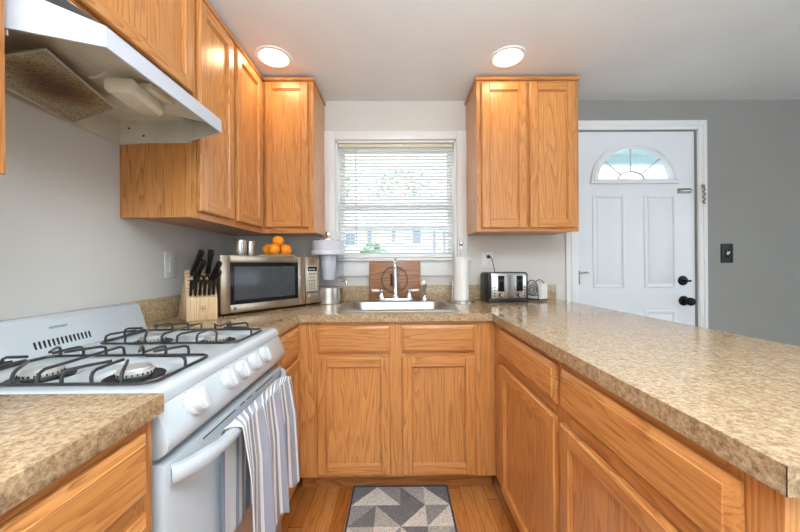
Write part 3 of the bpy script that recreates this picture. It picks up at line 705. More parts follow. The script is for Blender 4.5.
# oven door, handle, slots, drawer
od = B('oven_door', (-.500, S0+.006, .262), (-.465, S1-.006, .768), STOVEW, st, .008)
B('storage_drawer', (-.500, S0+.006, .06), (-.468, S1-.006, .252), STOVEW, st, .008)
mb = MB()
for a, b in ((.775, .93), (.955, .985), (1.00, 1.03), (1.06, 1.20)): mb.box((-.4655, a, .7535), (-.4642, b, .7565))
mb.build('vent_slot', SLOTK, od)
HZ = .742
path = [(-.462, .662), (-.452, .672), (-.437, .700), (-.425, .735), (-.418, .77), (-.416, .82), (-.416, .97), (-.416, 1.12), (-.418, 1.18), (-.425, 1.215), (-.437, 1.25), (-.452, 1.278), (-.462, 1.288)]
v = []; fc = []
for i, (x, y) in enumerate(path):
    a = Vector(path[max(i-1, 0)]); b = Vector(path[min(i+1, len(path)-1)]); d = (b-a).normalized(); nn = Vector((d.y, -d.x))
    if nn.x < 0: nn = -nn
    hz = .013 if 3 < i < 9 else .0165
    for du, dz in ((-.010, -hz), (.006, -hz), (.010, -hz+.005), (.010, hz-.008), (.004, hz), (-.010, hz)):
        v.append((x+nn.x*du, y+nn.y*du, HZ+dz))
for i in range(len(path)-1):
    for j in range(6): fc.append((6*i+j, 6*i+(j+1) % 6, 6*i+6+(j+1) % 6, 6*i+6+j))
fc += [tuple(range(5, -1, -1)), tuple(6*(len(path)-1)+j for j in range(6))]
MB().add(v, fc).build('door_handle', STOVEW, st, smooth=50)
# burners
for bx, by in BUR:
    bu = MB().lathe([(.058, .8945), (.062, .900), (.058, .9015), (.040, .8965), (0, .8960)], (bx, by, 0), None, 32).build('burner_bowl', PIT, st)
    mb = MB(); mb.lathe([(.030, .896), (.036, .904), (.0385, .906), (.0385, .913), (.035, .916)], (bx, by, 0), None, 32)
    for i in range(24):
        a = 2*math.pi*i/24; c, s = math.cos(a), math.sin(a)
        mb.box((-.001, -.0012, 0), (.002, .0012, .005), SLOTK, 0, 2, lambda p: (bx+(.0382+p[0])*c-p[1]*s, by+(.0382+p[0])*s+p[1]*c, .9072+p[2]))
    mb.mats[0:0] = []
    h = mb.build('burner_head', ALU, bu)
    h.data.materials.clear(); h.data.materials.append(ALU); h.data.materials.append(SLOTK)
    for p in h.data.polygons:
        p.material_index = 0
    n = 24*6
    for p in h.data.polygons[len(h.data.polygons)-n:]: p.material_index = 1
    MB().lathe([(.0335, .9155), (.035, .918), (.031, .9225), (0, .924)], (bx, by, 0), None, 32).build('burner_cap', ALU, bu)
# grates
def grate(y0, y1):
    xa, xb = -.957, -.516; zf = .921; r = .0036; zt = .948
    fr = [(x, y, zf) for x, y in rrect(xa, xb, y0, y1, .028, 5)]
    m = MB(); m.tube(fr, r, None, 8, True); g = m.build('grate', IRON, st)
    ym = (y0+y1)/2
    for bx in (-.64, -.866):
        for sgn, ye in ((1, y0), (-1, y1)):
            for k in (-1, 0, 1):
                xs_ = bx+k*.062
                tip = .030 if k == 0 else .040
                ang = math.atan2(ym-ye, bx-xs_)
                ex = bx+(-k)*(-.018); ey = ym-sgn*tip
                pts = [(xs_, ye, zf), (xs_, ye, zt-.012), (xs_, ye+sgn*.003, zt-.004), (xs_+(ex-xs_)*.1, ye+sgn*.012, zt), (xs_+(ex-xs_)*.45, ye+sgn*(.012+.4*(abs(ey-ye)-.012)), zt+.001), (ex, ey, zt+.001)]
                MB().tube(pts, r, None, 8).build('grate_finger', IRON, g)
    xm = -.753
    for sgn, xe, bx in ((1, xa, -.866), (-1, xb, -.64)):
        pts = [(xe, ym, zf), (xe, ym, zt-.012), (xe+sgn*.003, ym, zt-.004), (xe+sgn*.012, ym, zt), (bx-sgn*.030, ym, zt+.001)]
        MB().tube(pts, r, None, 8).build('grate_finger', IRON, g)
    MB().tube([(xm, y0, zf), (xm, y0+.004, zt-.006), (xm, y0+.015, zt), (xm, y1-.015, zt), (xm, y1-.004, zt-.006), (xm, y1, zf)], r, None, 8).build('grate_finger', IRON, g)
grate(.682, .900); grate(1.037, 1.252)

# ------------------------------------------------------------------ towel over the oven handle
def towel():
    m = MB(); bm = m.bm; uv = bm.loops.layers.uv.new('UVMap')
    nu, nf = 72, 46
    ya, yb = .832, 1.205
    prof = []   # (side, t): back hem -> over bar -> front hem
    nb_ = 22
    for i in range(nb_+1): prof.append(('b', 1-i/nb_))
    for i in range(1, 9): prof.append(('o', i/9))
    for i in range(nf+1): prof.append(('f', i/nf))
    rows = []
    for s, t in prof:
        row = []
        for j in range(nu+1):
            u = j/nu
            ph = u*2*math.pi
            zt = HZ+.0150
            if s == 'b':
                y = ya-.022+(yb-ya)*u*.93; z = zt-.006-t*.30
                x = -.4405+.004*math.sin(ph*4+1)*t-.004*t
            elif s == 'o':
                a = math.pi*t; x = -.4165-.0145*math.cos(a)-.0085*(1-t); z = zt-.004+.0075*math.sin(a)+.0006*math.sin(ph*7); y = ya+(yb-ya)*(u*.93+.07*u*t)-.022*(1-t)
                x += .001
            else:
                drop = .385+.018*math.sin(ph*2.1+.6)+.012*math.sin(ph*5)
                z = zt-.004-t*drop
                amp = .0035+.017*t**.8
                fold = math.sin(ph*3.3+.9+.5*t)+.45*math.sin(ph*6.1+2.0)
                x = -.4025+.012*min(1, t*3)+amp*(fold+.75)*.62
                y = ya+(yb-ya)*u+.020*t*(u-.2)+.007*t*math.cos(ph*3.3+.9)
            row.append(bm.verts.new((x, y, z)))
        rows.append(row)
    for i in range(len(rows)-1):
        for j in range(nu):
            f = bm.faces.new((rows[i][j], rows[i][j+1], rows[i+1][j+1], rows[i+1][j]))
            for lp, (a, b) in zip(f.loops, ((i, j), (i, j+1), (i+1, j+1), (i+1, j))): lp[uv].uv = ((.5*b/nu if prof[a][0] == 'b' else .1*prof[a][1]+(.5+.4*prof[a][1])*b/nu if prof[a][0] == 'o' else .1+.9*b/nu), a/len(rows))
    o = m.build('tea_towel', TOWEL, None, smooth=180)
    md = o.modifiers.new('thickness', 'SOLIDIFY'); md.thickness = .0022; md.offset = 0
    ori = Vector((-.42, 1.02, HZ)); o.data.transform(Matrix.Translation(-ori)); o.location = ori
    return tag(o, 'grey and white striped tea towel hanging over the oven door handle', 'towel')
towel()

# ------------------------------------------------------------------ range hood
hd = thing('range_hood', 'white under-cabinet range hood above the gas stove', 'range hood', (-.9, .99, 1.65))
H0, H1 = .680, 1.301
ol = [(XL+.002, H0), (-.829, H0), (-.815, H0), (-.662, .747), (-.662, 1.232), (-.815, H1), (-.829, H1), (XL+.002, H1)]     # plan outline
il = [(XL+.004, H0+.005), (-.829, H0+.005), (-.816, H0+.005), (-.668, .750), (-.668, 1.229), (-.816, H1-.005), (-.829, H1-.005), (XL+.004, H1-.005)]
zb = [1.648, 1.663, 1.664, 1.667, 1.667, 1.664, 1.663, 1.648]; zt_ = [1.806, 1.806, 1.756, 1.714, 1.714, 1.756, 1.806, 1.806]
v = []; fc = []
for (x, y), z0, z1 in zip(ol, zb, zt_): v += [(x, y, z0), (x, y, z1)]
for (x, y), z0, z1 in zip(il, zb, zt_): v += [(x, y, z0), (x, y, z1-.003)]
for i in range(7):
    a, b = 2*i, 2*i+2; c, d = 16+2*i, 16+2*i+2
    fc += [(a, b, b+1, a+1), (c, c+1, d+1, d), (a, c, d, b), (a+1, b+1, d+1, c+1)]
MB().add(v, fc, None, 0).build('shell', HOODW, hd)
mb = MB()     # sloping top from lip to cabinet, then flat
v = [(XL+.004, H0, 1.806), (-.829, H0, 1.806), (-.815, H0+.001, 1.756), (-.664, .748, 1.7135), (-.664, 1.231, 1.7135), (-.815, H1-.001, 1.756), (-.829, H1, 1.806), (XL+.004, H1, 1.806), (-.806, .70, 1.8065), (-.806, 1.28, 1.8065)]
mb.add(v, [(0, 1, 8, 9, 6, 7), (1, 2, 8), (2, 3, 8), (3, 4, 9, 8), (4, 5, 9), (5, 6, 9)]); mb.build('top_panel', BLACK, hd)
# switch on the black strip
M = basis((-.752, .775, 1.772), (0, 1, 0), (-.142, 0, .093))
lab(MB().lathe([(1, 0), (1, .6), (.8, 1), (0, 1.1)], (0, 0, 0), None, 24, 'Z', lambda p: tuple(M @ Vector((p[0]*.024, p[1]*.010, p[2]*.004)))).build('rocker_switch', PLATE, hd), 'white oval switch')
mb = MB()     # lining: recessed ceiling with a step for the filter
mb.add([(XL+.006, H0+.006, 1.74), (-.832, H0+.006, 1.74), (-.832, H1-.006, 1.74), (XL+.006, H1-.006, 1.74)], [(0, 1, 2, 3)])
mb.add([(-.700, .752, 1.700), (-.700, 1.226, 1.700), (-.86, 1.226, 1.735), (-.86, .752, 1.735)], [(0, 1, 2, 3)])
mb.add([(-.669, .752, 1.669), (-.669, 1.226, 1.669), (-.700, 1.226, 1.700), (-.700, .752, 1.700)], [(0, 1, 2, 3)])
mb.box((XL+.006, H0+.006, 1.65), (XL+.010, H1-.006, 1.74)); mb.box((XL+.01, H1-.009, 1.652), (-.815, H1-.006, 1.745)); mb.box((XL+.01, H0+.006, 1.652), (-.815, H0+.009, 1.745))
mb.add([(-.817, H1-.0065, 1.6645), (-.6695, 1.2275, 1.6675), (-.6695, 1.2275, 1.700), (-.817, H1-.0065, 1.735)], [(0, 1, 2, 3)])
mb.add([(-.817, H0+.0065, 1.6645), (-.6695, .7515, 1.6675), (-.6695, .7515, 1.700), (-.817, H0+.0065, 1.735)], [(0, 1, 2, 3)])
mb.build('lining', HOODIN, hd)
Fq = [Vector((-.872, .815, 1.707)), Vector((-.952, 1.105, 1.699)), Vector((-1.093, 1.105, 1.653)), Vector((-1.040, .775, 1.653))]
def quadbox(q, t0, t1, inset=0):
    c = sum(q, Vector())/4; n = (q[1]-q[0]).cross(q[3]-q[0]).normalized()
    if n.z > 0: n = -n
    qq = [p+(c-p).normalized()*inset for p in q]
    return [tuple(p+n*t0) for p in qq]+[tuple(p+n*t1) for p in qq]
fl = MB().hexa(quadbox(Fq, -.004, .001)).build('filter', FILTER, hd)
mb = MB(); mb.tube([tuple(p) for p in Fq], .0035, None, 6, True); mb.build('filter_rim', ALU, fl)
mb = MB(); mb.tube([(-.80, .900, 1.702), (-.825, .905, 1.690), (-.85, .915, 1.694), (-.865, .925, 1.700)], .004, None, 6); mb.build('filter_clip', COVER, hd)
lc = [(-.040, -.002), (-.040, .020), (-.030, .030), (.030, .030), (.040, .020), (.040, -.002), (.028, -.013), (-.028, -.013)]
ML = Matrix.Translation((-.782, .985, 1.662)) @ Matrix.Rotation(R(8), 4, 'Z')
lab(MB().prism(lc, -.075, .068, None, .003, 2, lambda p: tuple(ML @ Vector((p[0], p[2], p[1])))).build('lamp_cover', COVER, hd), 'yellowed lamp cover')
mb = MB(); mb.box((-.745, 1.005, 1.685), (-.735, 1.055, 1.715), None, .003); mb.box((-.76, .96, 1.685), (-.72, 1.06, 1.705), None, .004); mb.build('lamp_bracket', COVER, hd)
mb = MB()
for y in (1.22, 1.28): mb.sphere((-1.0, y if y < 1.25 else 1.291, 1.68), .004)
mb.build('screw', BLACK, hd)

# ------------------------------------------------------------------ recessed lamps
def downlight(x, y, label):
    t = thing('recessed_light', label, 'ceiling light', (x, y, CZ), 0, 'recessed ceiling lights')
    MB().lathe([(.073, -.002), (.078, -.008), (.094, -.006), (.097, -.0005), (.073, -.0005), (.073, -.002)], (x, y, CZ), None, 40).build('trim_ring', TRIM, t)
    MB().lathe([(.0745, -.0015), (.06, -.0045), (0, -.0055)], (x, y, CZ), None, 40).build('lens', LENS, t)
downlight(-.664, 1.768, 'lit recessed ceiling light at left, by the corner wall cabinets')
downlight(.609, 1.773, 'lit recessed ceiling light in front of the cabinet right of the window')

# ------------------------------------------------------------------ microwave
ma = math.atan2(.475, .352)
mwv = thing('microwave', 'stainless steel microwave standing across the counter corner', 'microwave', (-.842, 1.550, CT), ma)
def ML_(m):  # local builder helper: parts given in the thing's own frame
    return m
def LB(name, a, b, mat, parent, bevel=0): return MB().box(a, b, mat, bevel).build(name, mat, parent, world=False)
MWW, MWH = .594, .283; z0 = .014
LB('body', (.012, .02, z0), (MWW-.006, .225, z0+MWH-.004), plain('microwave_case', srgb(150, 146, 140), .45, .3), mwv, .004)
DW = .49
md_ = MB(); t = .020
md_.box((0, 0, z0), (.046, t, z0+MWH), MWST, .003); md_.box((DW-.052, 0, z0), (DW-.002, t, z0+MWH), MWST, .003)
md_.box((.046, 0, z0+MWH-.036), (DW-.052, t, z0+MWH), MWST, .003); md_.box((.046, 0, z0), (DW-.052, t, z0+.040), MWST, .003)
dd = md_.build('door', MWST, mwv, world=False)
LB('door_bezel', (.042, .002, z0+.038), (DW-.050, .016, z0+MWH-.034), BLKGLS, dd, .002)
LB('door_window', (.066, .0005, z0+.060), (DW-.074, .006, z0+MWH-.056), DARKGLS, dd, .001)
m = MB(); m.lathe([(.006, 0), (.0075, -.0012), (.009, 0), (.006, 0)], (.068, -.0002, z0+.020), None, 20, 'Y'); m.build('round_logo', GREYPRINT, dd, world=False)
LB('latch_mark', (DW-.04, -.001, z0+.15), (DW-.034, .002, z0+.17), PLATE, dd, .0005)
pc = LB('control_panel', (DW+.001, .001, z0), (MWW, .020, z0+MWH), MWST, mwv, .003)
kp = LB('keypad', (DW+.014, -.0012, z0+.075), (MWW-.018, .004, z0+MWH-.055), plain('keypad_grey', srgb(206, 200, 186), .4), pc, .001)
LB('open_button', (DW+.014, -.002, z0+.022), (MWW-.018, .004, z0+.060), MWST, pc, .002)
dp = LB('display', (DW+.017, -.002, z0+MWH-.088), (MWW-.021, .0, z0+MWH-.060), BLKGLS, pc, .001)
m = MB()
for x in (.028, .038, .052, .062):
    for zz in (.0, .006): m.box((DW+x-.0028, -.0026, z0+MWH-.080+zz), (DW+x+.0028, -.0018, z0+MWH-.0788+zz))
    m.box((DW+x+.0022, -.0026, z0+MWH-.080), (DW+x+.0032, -.0018, z0+MWH-.0725))
m.build('digits', DIGIT, dp, world=False)
for r_, (zz, xs_) in enumerate(((.178, (.026, .045, .064)), (.158, (.034, .056)), (.138, (.026, .045, .064)))):
    for x in xs_: MB().lathe([(.006, 0), (.006, -.0018), (.0045, -.0025), (0, -.0025)], (DW+x, -.0008, z0+zz), None, 12, 'Y').build('button', plain('button_grey', srgb(120, 116, 106), .5) if 'button_grey' not in bpy.data.materials else bpy.data.materials['button_grey'], kp, world=False)
for i in range(4):
    for j in range(4): LB('button', (DW+.023+.013*j, -.0024, z0+.084+.0115*i), (DW+.031+.013*j, -.0005, z0+.091+.0115*i), bpy.data.materials['button_grey'], kp, .0005)
for x in (.04, .55):
    for y in (.05, .19): MB().lathe([(.014, 0), (.012, .015)], (x, y, 0), None, 12).build('foot', BLACK, mwv, world=False)
def onmw(x, y, z=0): p = Matrix.Rotation(ma, 3, 'Z') @ Vector((x, y, 0)); return (p.x-.842, p.y+1.550, CT+z0+MWH+z)
def shaker(px, r, h, label):
    t = thing('shaker', label, 'shaker', px, 0, 'steel shakers on the microwave')
    MB().lathe([(r*.96, 0), (r, .003), (r, h*.74), (r*.97, h*.75)], (0, 0, 0), None, 28).build('body', STEEL, t, world=False)
    MB().lathe([(r*.93, h*.75), (r*.93, h*.78), (r*1.02, h*.79), (r*1.02, h*.96), (r*.94, h), (0, h)], (0, 0, 0), None, 28).build('lid', STEEL, t, world=False)
shaker(onmw(.165, .13, -.004), .029, .092, 'taller steel shaker at the left on top of the microwave')
shaker(onmw(.226, .14, -.004), .024, .087, 'shorter steel shaker, right one of the pair on the microwave')
# plate with oranges
pp = onmw(.385, .131, .0002)
tag(MB().lathe([(.080, 0), (.104, .004), (.106, .010), (.098, .010), (.08, .007), (0, .007)], (0, 0, 0), None, 40).build('wooden_plate', BAMBOO), 'pale wooden plate under the oranges on the microwave', 'plate').location = pp
def orange(dx, dy, z, r, label):
    m = MB(); m.sphere((0, 0, 0), r, ORANGE, (1, 1, .95), 24)
    t = tag(m.build('orange', ORANGE), label, 'orange', 'oranges on the microwave'); t.location = (pp[0]+dx, pp[1]+dy, pp[2]+z); t.rotation_euler = (random.uniform(-.4, .4), random.uniform(-.4, .4), random.random()*6)
    n = MB(); n.lathe([(.004, 0), (.003, .0015), (0, .002)], (0, 0, r*.945), None, 8); n.build('stem_end', plain('stem_green', srgb(110, 120, 60), .6) if 'stem_green' not in bpy.data.materials else bpy.data.materials['stem_green'], t, world=False)
orange(-.052, .006, .0415, .0345, 'orange at the left of the bottom row on the wooden plate')
orange(.000, -.044, .0415, .0345, 'front orange in the middle of the bottom row on the plate')
orange(.050, .014, .0415, .0345, 'orange at the right of the bottom row on the wooden plate')
orange(.004, .010, .092, .035, 'orange on top of the small pile on the microwave')

# ------------------------------------------------------------------ knife block and knives
ka = math.atan2(.60, .80)
KB = (-.935, 1.443, CT)
kb = thing('knife_block', 'pale beech knife block full of black-handled knives, beside the microwave', 'knife block', KB, ka)
KW = .121
prof = [(0, 0), (0, .098), (.095, .228), (.112, .218), (.116, .0)]
MB().prism(prof, 0, KW, BEECH, .003, 2, lambda p: (p[2]-(.026 if p[0] > .1 and p[1] < .1 and p[2] < .05 else 0), p[0], p[1])).build('body', BEECH, kb, world=False)
sl = Vector((0, .095, .130)).normalized(); sn = Vector((0, -.130, .095)).normalized()
def kslot(u, s): return Vector((u, 0, .098))+sl*s
m = MB()   # emblem: shield with a cross
cx, cz = KW*.52, .052
sh = [(-.010, .011), (.010, .011), (.0105, .0), (.007, -.008), (0, -.013), (-.007, -.008), (-.0105, 0)]
m.tube([(cx+a, -.0003, cz+b) for a, b in sh], .0009, None, 5, True)
m.box((cx-.0055, -.0010, cz-.0015), (cx+.0055, .0002, cz+.0015)); m.box((cx-.0015, -.0011, cz-.0055), (cx+.0015, .0002, cz+.0055))
m.build('emblem', BURN, kb, world=False)
for s in (.055, .077, .10, .122, .142):
    for u0, u1 in ((.008, .034), (.075, .108)):
        a = kslot(u0, s); b = kslot(u1, s)
        m = MB(); M = basis(a, (1, 0, 0), sl); m.box((0, -.0016, -.002), (u1-u0, .0016, .0006), None, 0, 2, lambda p: tuple(M @ Vector(p))); m.build('slot', SLOTK, kb, world=False)
RKB = Matrix.Translation(KB) @ Matrix.Rotation(ka, 4, 'Z')
def knife(u, s, L, w, th, label, group, tilt=0, lean=0, name='knife'):
    base = kslot(u, s)
    d = Vector((lean, -.55, .83)).normalized(); side = Vector((1, 0, 0)); side = (side-d*side.dot(d)).normalized(); up = d.cross(side)
    M = Matrix(((side.x, up.x, d.x, base.x), (side.y, up.y, d.y, base.y), (side.z, up.z, d.z, base.z), (0, 0, 0, 1)))
    t = thing(name, label, 'knife', RKB @ base, 0, group)
    M2 = Matrix.Translation(-(RKB @ base)) @ RKB @ M
    t_ = Matrix.Rotation(R(tilt), 4, 'X')
    sec = [(.55, 0), (1, .12), (.86, .35), (.82, .6), (1.05, .86), (.95, .97), (.5, 1.0)]
    v = []; fc = []
    for k, (q, h) in enumerate(sec):
        off = .10*w*math.sin(h*3.0)+ (h-.5)*w*.15
        for j in range(12):
            a = 2*math.pi*j/12; ca, sa = math.cos(a), math.sin(a)
            e = lambda c: math.copysign(abs(c)**.6, c)
            v.append((e(ca)*th*.5*min(1, q), e(sa)*w*.5*q+off, .006+h*L))
    for k in range(len(sec)-1):
        for j in range(12): fc.append((12*k+j, 12*k+(j+1) % 12, 12*k+12+(j+1) % 12, 12*k+12+j))
    fc += [tuple(range(11, -1, -1)), tuple(12*(len(sec)-1)+j for j in range(12))]
    MB().add(v, fc, None, 0, 2, lambda p: tuple(M2 @ Vector(p))).build('handle', BLACK, t, world=False)
    MB().box((-.0011, -w*.42, -.05 if L < .1 else -.06), (.0011, w*.42, .010), None, 0, 2, lambda p: tuple(M2 @ Vector(p))).build('blade', CHROME, t, world=False)
    m = MB()
    for h in (.3, .65): m.lathe([(.0022, -th*.5-.0003), (.0022, th*.5+.0003)], (0, .05*w, .006+h*L), None, 8, 'X', lambda p: tuple(M2 @ Vector(p)))
    m.build('rivet', STEEL, t, world=False)
    return t
ords = ['leftmost steak knife in the lower row of the knife block', 'second steak knife from the left in the lower row of the block', 'third steak knife from the left in the lower row of the block', 'fourth steak knife from the left in the lower row of the block', 'fifth steak knife from the left, second from the microwave', 'rightmost steak knife in the lower row, nearest the microwave']
for i in range(6): knife(.016+.0178*i, .014, .082, .018, .0135, ords[i], 'steak knives in the block')
knife(.024, .128, .135, .032, .026, 'large black-handled knife standing tallest at the left of the block', 'large knives in the block', lean=.27)
knife(.036, .085, .122, .030, .024, 'black-handled knife in front of the tallest one at the left', 'large knives in the block', lean=.24)
knife(.030, .050, .092, .026, .019, 'shorter black-handled knife just above the steak knives at left', 'large knives in the block', lean=.05)
knife(.090, .130, .130, .032, .026, 'broad black-handled knife at the back right of the block', 'large knives in the block', lean=.06)
knife(.094, .088, .112, .028, .022, 'black-handled knife leaning right in the middle of the right rank', 'large knives in the block', lean=.34)
knife(.104, .052, .095, .026, .018, 'black-handled knife at the right edge, nearest the microwave door', 'large knives in the block', lean=.26)
sc = thing('kitchen_scissors', 'black-handled kitchen scissors in the middle of the knife block', 'scissors', RKB @ kslot(.068, .058))
base = kslot(.068, .058); d = Vector((0, -.55, .83)).normalized(); side = Vector((1, 0, 0)); up = d.cross(side)
M2 = Matrix.Translation(-(RKB @ base)) @ RKB @ Matrix(((side.x, up.x, d.x, base.x), (side.y, up.y, d.y, base.y), (side.z, up.z, d.z, base.z), (0, 0, 0, 1)))
for sg in (-1, 1):
    MB().tube([(sg*.011+.010*math.cos(a), 0, .048+.020*math.sin(a)) for a in [2*math.pi*i/18 for i in range(18)]], .0042, None, 8, True, lambda p: tuple(M2 @ Vector(p))).build('finger_loop', BLACK, sc, world=False)
MB().box((-.008, -.002, -.05), (.008, .002, .030), None, .001, 1, lambda p: tuple(M2 @ Vector(p))).build('blade', STEEL, sc, world=False)

# ------------------------------------------------------------------ water dispenser
wx, wy = -.452, 2.122
wdn = thing('water_dispenser', 'clear and white water filter dispenser with spigot, between microwave and sink', 'water dispenser', (wx, wy, CT))
def LA(name, prof, mat, c=(wx, wy, CT), n=40, ax='Z', par=None, f=None): return MB().lathe(prof, c, None, n, ax, f).build(name, mat, par or wdn)
sm = MB(); sm.lathe([(.090, 0), (.096, .003), (.096, .100), (.093, .104), (0, .104)], (wx, wy, CT), None, 48); lab(sm.build('stand', STEEL, wdn), 'steel band base')
LA('tank', [(.094, .105), (.0955, .110), (.0955, .307)], ACRYL)
LA('filter_cartridge', [(.0, .150), (.036, .151), (.042, .160), (.052, .306), (.0, .3065)], DISPW)
LA('lower_collar', [(.094, .3075), (.106, .310), (.109, .314), (.109, .337), (.105, .342), (.085, .343)], DISPW)
LA('upper_bowl', [(.085, .343), (.1005, .344), (.1035, .349), (.1045, .396), (.106, .400), (.098, .400), (.09, .350), (0, .348)], DISPW)
LA('lid', [(.107, .4005), (.107, .405), (.095, .408), (.04, .416), (0, .418)], STEEL)
LA('lid_knob', [(.012, .4175), (.010, .425), (.013, .433), (.020, .438), (.0205, .454), (.016, .459), (0, .459)], CHROME)
mb = MB(); sxp, syp = wx+.092, wy-.035
mb.tube([(wx+.075, wy-.03, CT+.145), (sxp+.012, syp-.006, CT+.145), (sxp+.028, syp-.013, CT+.144)], .008, None, 10)
mb.tube([(sxp+.026, syp-.012, CT+.150), (sxp+.029, syp-.014, CT+.138), (sxp+.031, syp-.015, CT+.118)], [.009, .009, .006], None, 10)
mb.tube([(sxp+.026, syp-.012, CT+.150), (sxp+.026, syp-.012, CT+.170)], .004, None, 8); mb.tube([(sxp+.008, syp-.005, CT+.171), (sxp+.042, syp-.018, CT+.171)], .0045, None, 8)
lab(mb.build('spigot', CHROME, wdn), 'chrome spigot')

# ------------------------------------------------------------------ sink, faucet, sprayer
sk = thing('sink', 'stainless steel single-bowl drop-in sink under the window', 'sink', (0, 1.95, CT))
def loft(m, rings, mat=None, cap=True):
    n = len(rings[0][0]); v = []; fc = []
    for pl, z in rings: v += [(x, y, z) for x, y in pl]
    for k in range(len(rings)-1):
        for i in range(n): fc.append((k*n+i, k*n+(i+1) % n, (k+1)*n+(i+1) % n, (k+1)*n+i))
    if cap: fc.append(tuple((len(rings)-1)*n+i for i in range(n)))
    m.add(v, fc, mat)
rings = [(rrect(-.325, .322, 1.686, 2.190, .035), CT+.0005), (rrect(-.322, .319, 1.689, 2.187, .033), CT+.005), (rrect(-.310, .307, 1.702, 2.18, .03), CT+.0075), (rrect(-.284, .281, 1.748, 2.110, .065), CT+.006), (rrect(-.278, .275, 1.754, 2.104, .062), CT-.002), (rrect(-.262, .259, 1.768, 2.090, .055), CT-.10), (rrect(-.250, .247, 1.78, 2.078, .05), CT-.155), (rrect(-.22, .217, 1.81, 2.048, .04), CT-.170), (rrect(-.05, .047, 1.90, 1.96, .02), CT-.174)]
mb = MB(); loft(mb, rings); mb.build('basin', SINKST, sk)
MB().lathe([(.045, -.1735), (.043, -.171), (.03, -.1722), (0, -.1725)], (0, 1.93, CT), None, 28).build('drain', CHROME, sk)
fc_ = thing('faucet', 'chrome two-handle gooseneck faucet at the back of the sink', 'faucet', (-.017, 2.150, CT+.0075))
fx, fyy, fz = -.017, 2.150, CT+.0075
MB().prism(rrect(fx-.118, fx+.118, fyy-.026, fyy+.026, .0255), fz, fz+.016, CHROME, .004, 2).build('base_plate', CHROME, fc_)
path = [(fx, fyy, fz+.014), (fx, fyy, fz+.06), (fx, fyy, fz+.215)]+[(fx, fyy-.065+.065*math.cos(R(a)), fz+.215+.065*math.sin(R(a))) for a in range(15, 166, 15)]+[(fx, fyy-.130, fz+.200), (fx, fyy-.131, fz+.165)]
mb = MB(); mb.tube(path, [.020, .016, .0125]+[.0115]*11+[.0115, .0125], None, 16); mb.lathe([(.026, .015), (.025, .03), (.018, .045)], (fx, fyy, fz), None, 20); mb.build('spout', CHROME, fc_)
for sg in (-1, 1):
    hx = fx+sg*.092
    m = MB(); m.lathe([(.024, .015), (.022, .028), (.014, .045), (.013, .058), (.016, .064), (.014, .074), (0, .077)], (hx, fyy, fz), None, 20)
    h = m.build('handle', CHROME, fc_)
    lab(MB().tube([(hx+sg*.006, fyy, fz+.066), (hx+sg*.03, fyy-.006, fz+.067), (hx+sg*.058, fyy-.010, fz+.069), (hx+sg*.066, fyy-.011, fz+.069)], [.006, .009, .0085, .004], None, 12).build('lever', CERAM, h), 'white lever')
sp = thing('side_sprayer', 'chrome side sprayer standing to the right of the faucet', 'sprayer', (.175, 2.150, CT+.0075))
mb = MB(); mb.lathe([(.022, 0), (.021, .01), (.013, .022), (.012, .035)], (.175, 2.15, fz), None, 20); mb.build('holder', CHROME, sp)
MB().tube([(.175, 2.15, fz+.028), (.176, 2.148, fz+.065), (.176, 2.142, fz+.10), (.170, 2.125, fz+.118), (.166, 2.108, fz+.119)], [.010, .011, .014, .0155, .014], None, 14).build('spray_head', CHROME, sp)

# ------------------------------------------------------------------ cutting board with engraved monogram
cb = thing('cutting_board', 'brown wooden cutting board with engraved ring and letter K behind the faucet', 'cutting board', (-.02, 2.205, CT))
lean = R(2.0); MC = Matrix.Translation((-.02, 2.200, CT+.0005)) @ Matrix.Rotation(-lean, 4, 'X')
fb = lambda p: tuple(MC @ Vector(p))
MB().box((-.174, 0, 0), (.174, .018, .272), None, .004, 2, fb).build('board', WALNUT, cb)
mb = MB()
for r0, tr in ((.089, .0024), (.081, .0012)): mb.tube([(r0*math.cos(2*math.pi*i/48)-.003, -.0004, .142+r0*math.sin(2*math.pi*i/48)) for i in range(48)], tr, None, 6, True, fb)
mb.build('ring', BURN, cb)
mb = MB(); k = lambda pts: mb.prism(pts, -.0012, .0006, None, 0, 2, lambda p: fb((p[0]-.006, p[2], p[1]+.142)))
k([(-.024, -.040), (-.010, -.040), (-.010, .040), (-.024, .040)]); k([(-.010, -.004), (.022, .040), (.030, .040), (-.002, -.004)]); k([(-.004, .004), (.008, .010), (.032, -.040), (.018, -.040)])
for a, b in ((-.032, -.002), (.014, .038)):
    for z in (-.040, .036): k([(a, z), (b, z), (b, z+.005), (a, z+.005)])
mb.build('letter', BURN, cb)

# ------------------------------------------------------------------ paper towel holder and roll
hx, hy = .414, 2.125
ph = thing('paper_towel_holder', 'steel upright paper towel holder beside the sink', 'paper towel holder', (hx, hy, CT))
MB().lathe([(.088, 0), (.088, .006), (.082, .010), (.02, .012), (0, .012)], (hx, hy, CT), None, 36).build('base', STEEL, ph)
mb = MB(); mb.tube([(hx, hy, CT+.01), (hx, hy, CT+.36)], .006, None, 10); mb.build('rod', STEEL, ph)
mb = MB(); mb.lathe([(.008, .345), (.008, .362), (.013, .368), (.0165, .380), (.0145, .392), (.006, .399), (0, .400)], (hx, hy, CT), None, 20); mb.build('finial', CHROME, ph)
mb = MB(); mb.tube([(hx-.066, hy-.045, CT+.010), (hx-.066, hy-.045, CT+.125)], .004, None, 8); mb.sphere((hx-.066, hy-.045, CT+.128), .008); mb.build('tension_arm', CHROME, ph)
ro = thing('paper_towel_roll', 'white paper towel roll on the steel holder beside the sink', 'paper towels', (hx, hy, CT+.012))
v = []; n = 64
prof = []
for i in range(n+1):
    a = -2*math.pi*i/n; r = .0485+.0012*i/n; prof.append((hx+r*math.cos(a+2.2), hy+r*math.sin(a+2.2)))
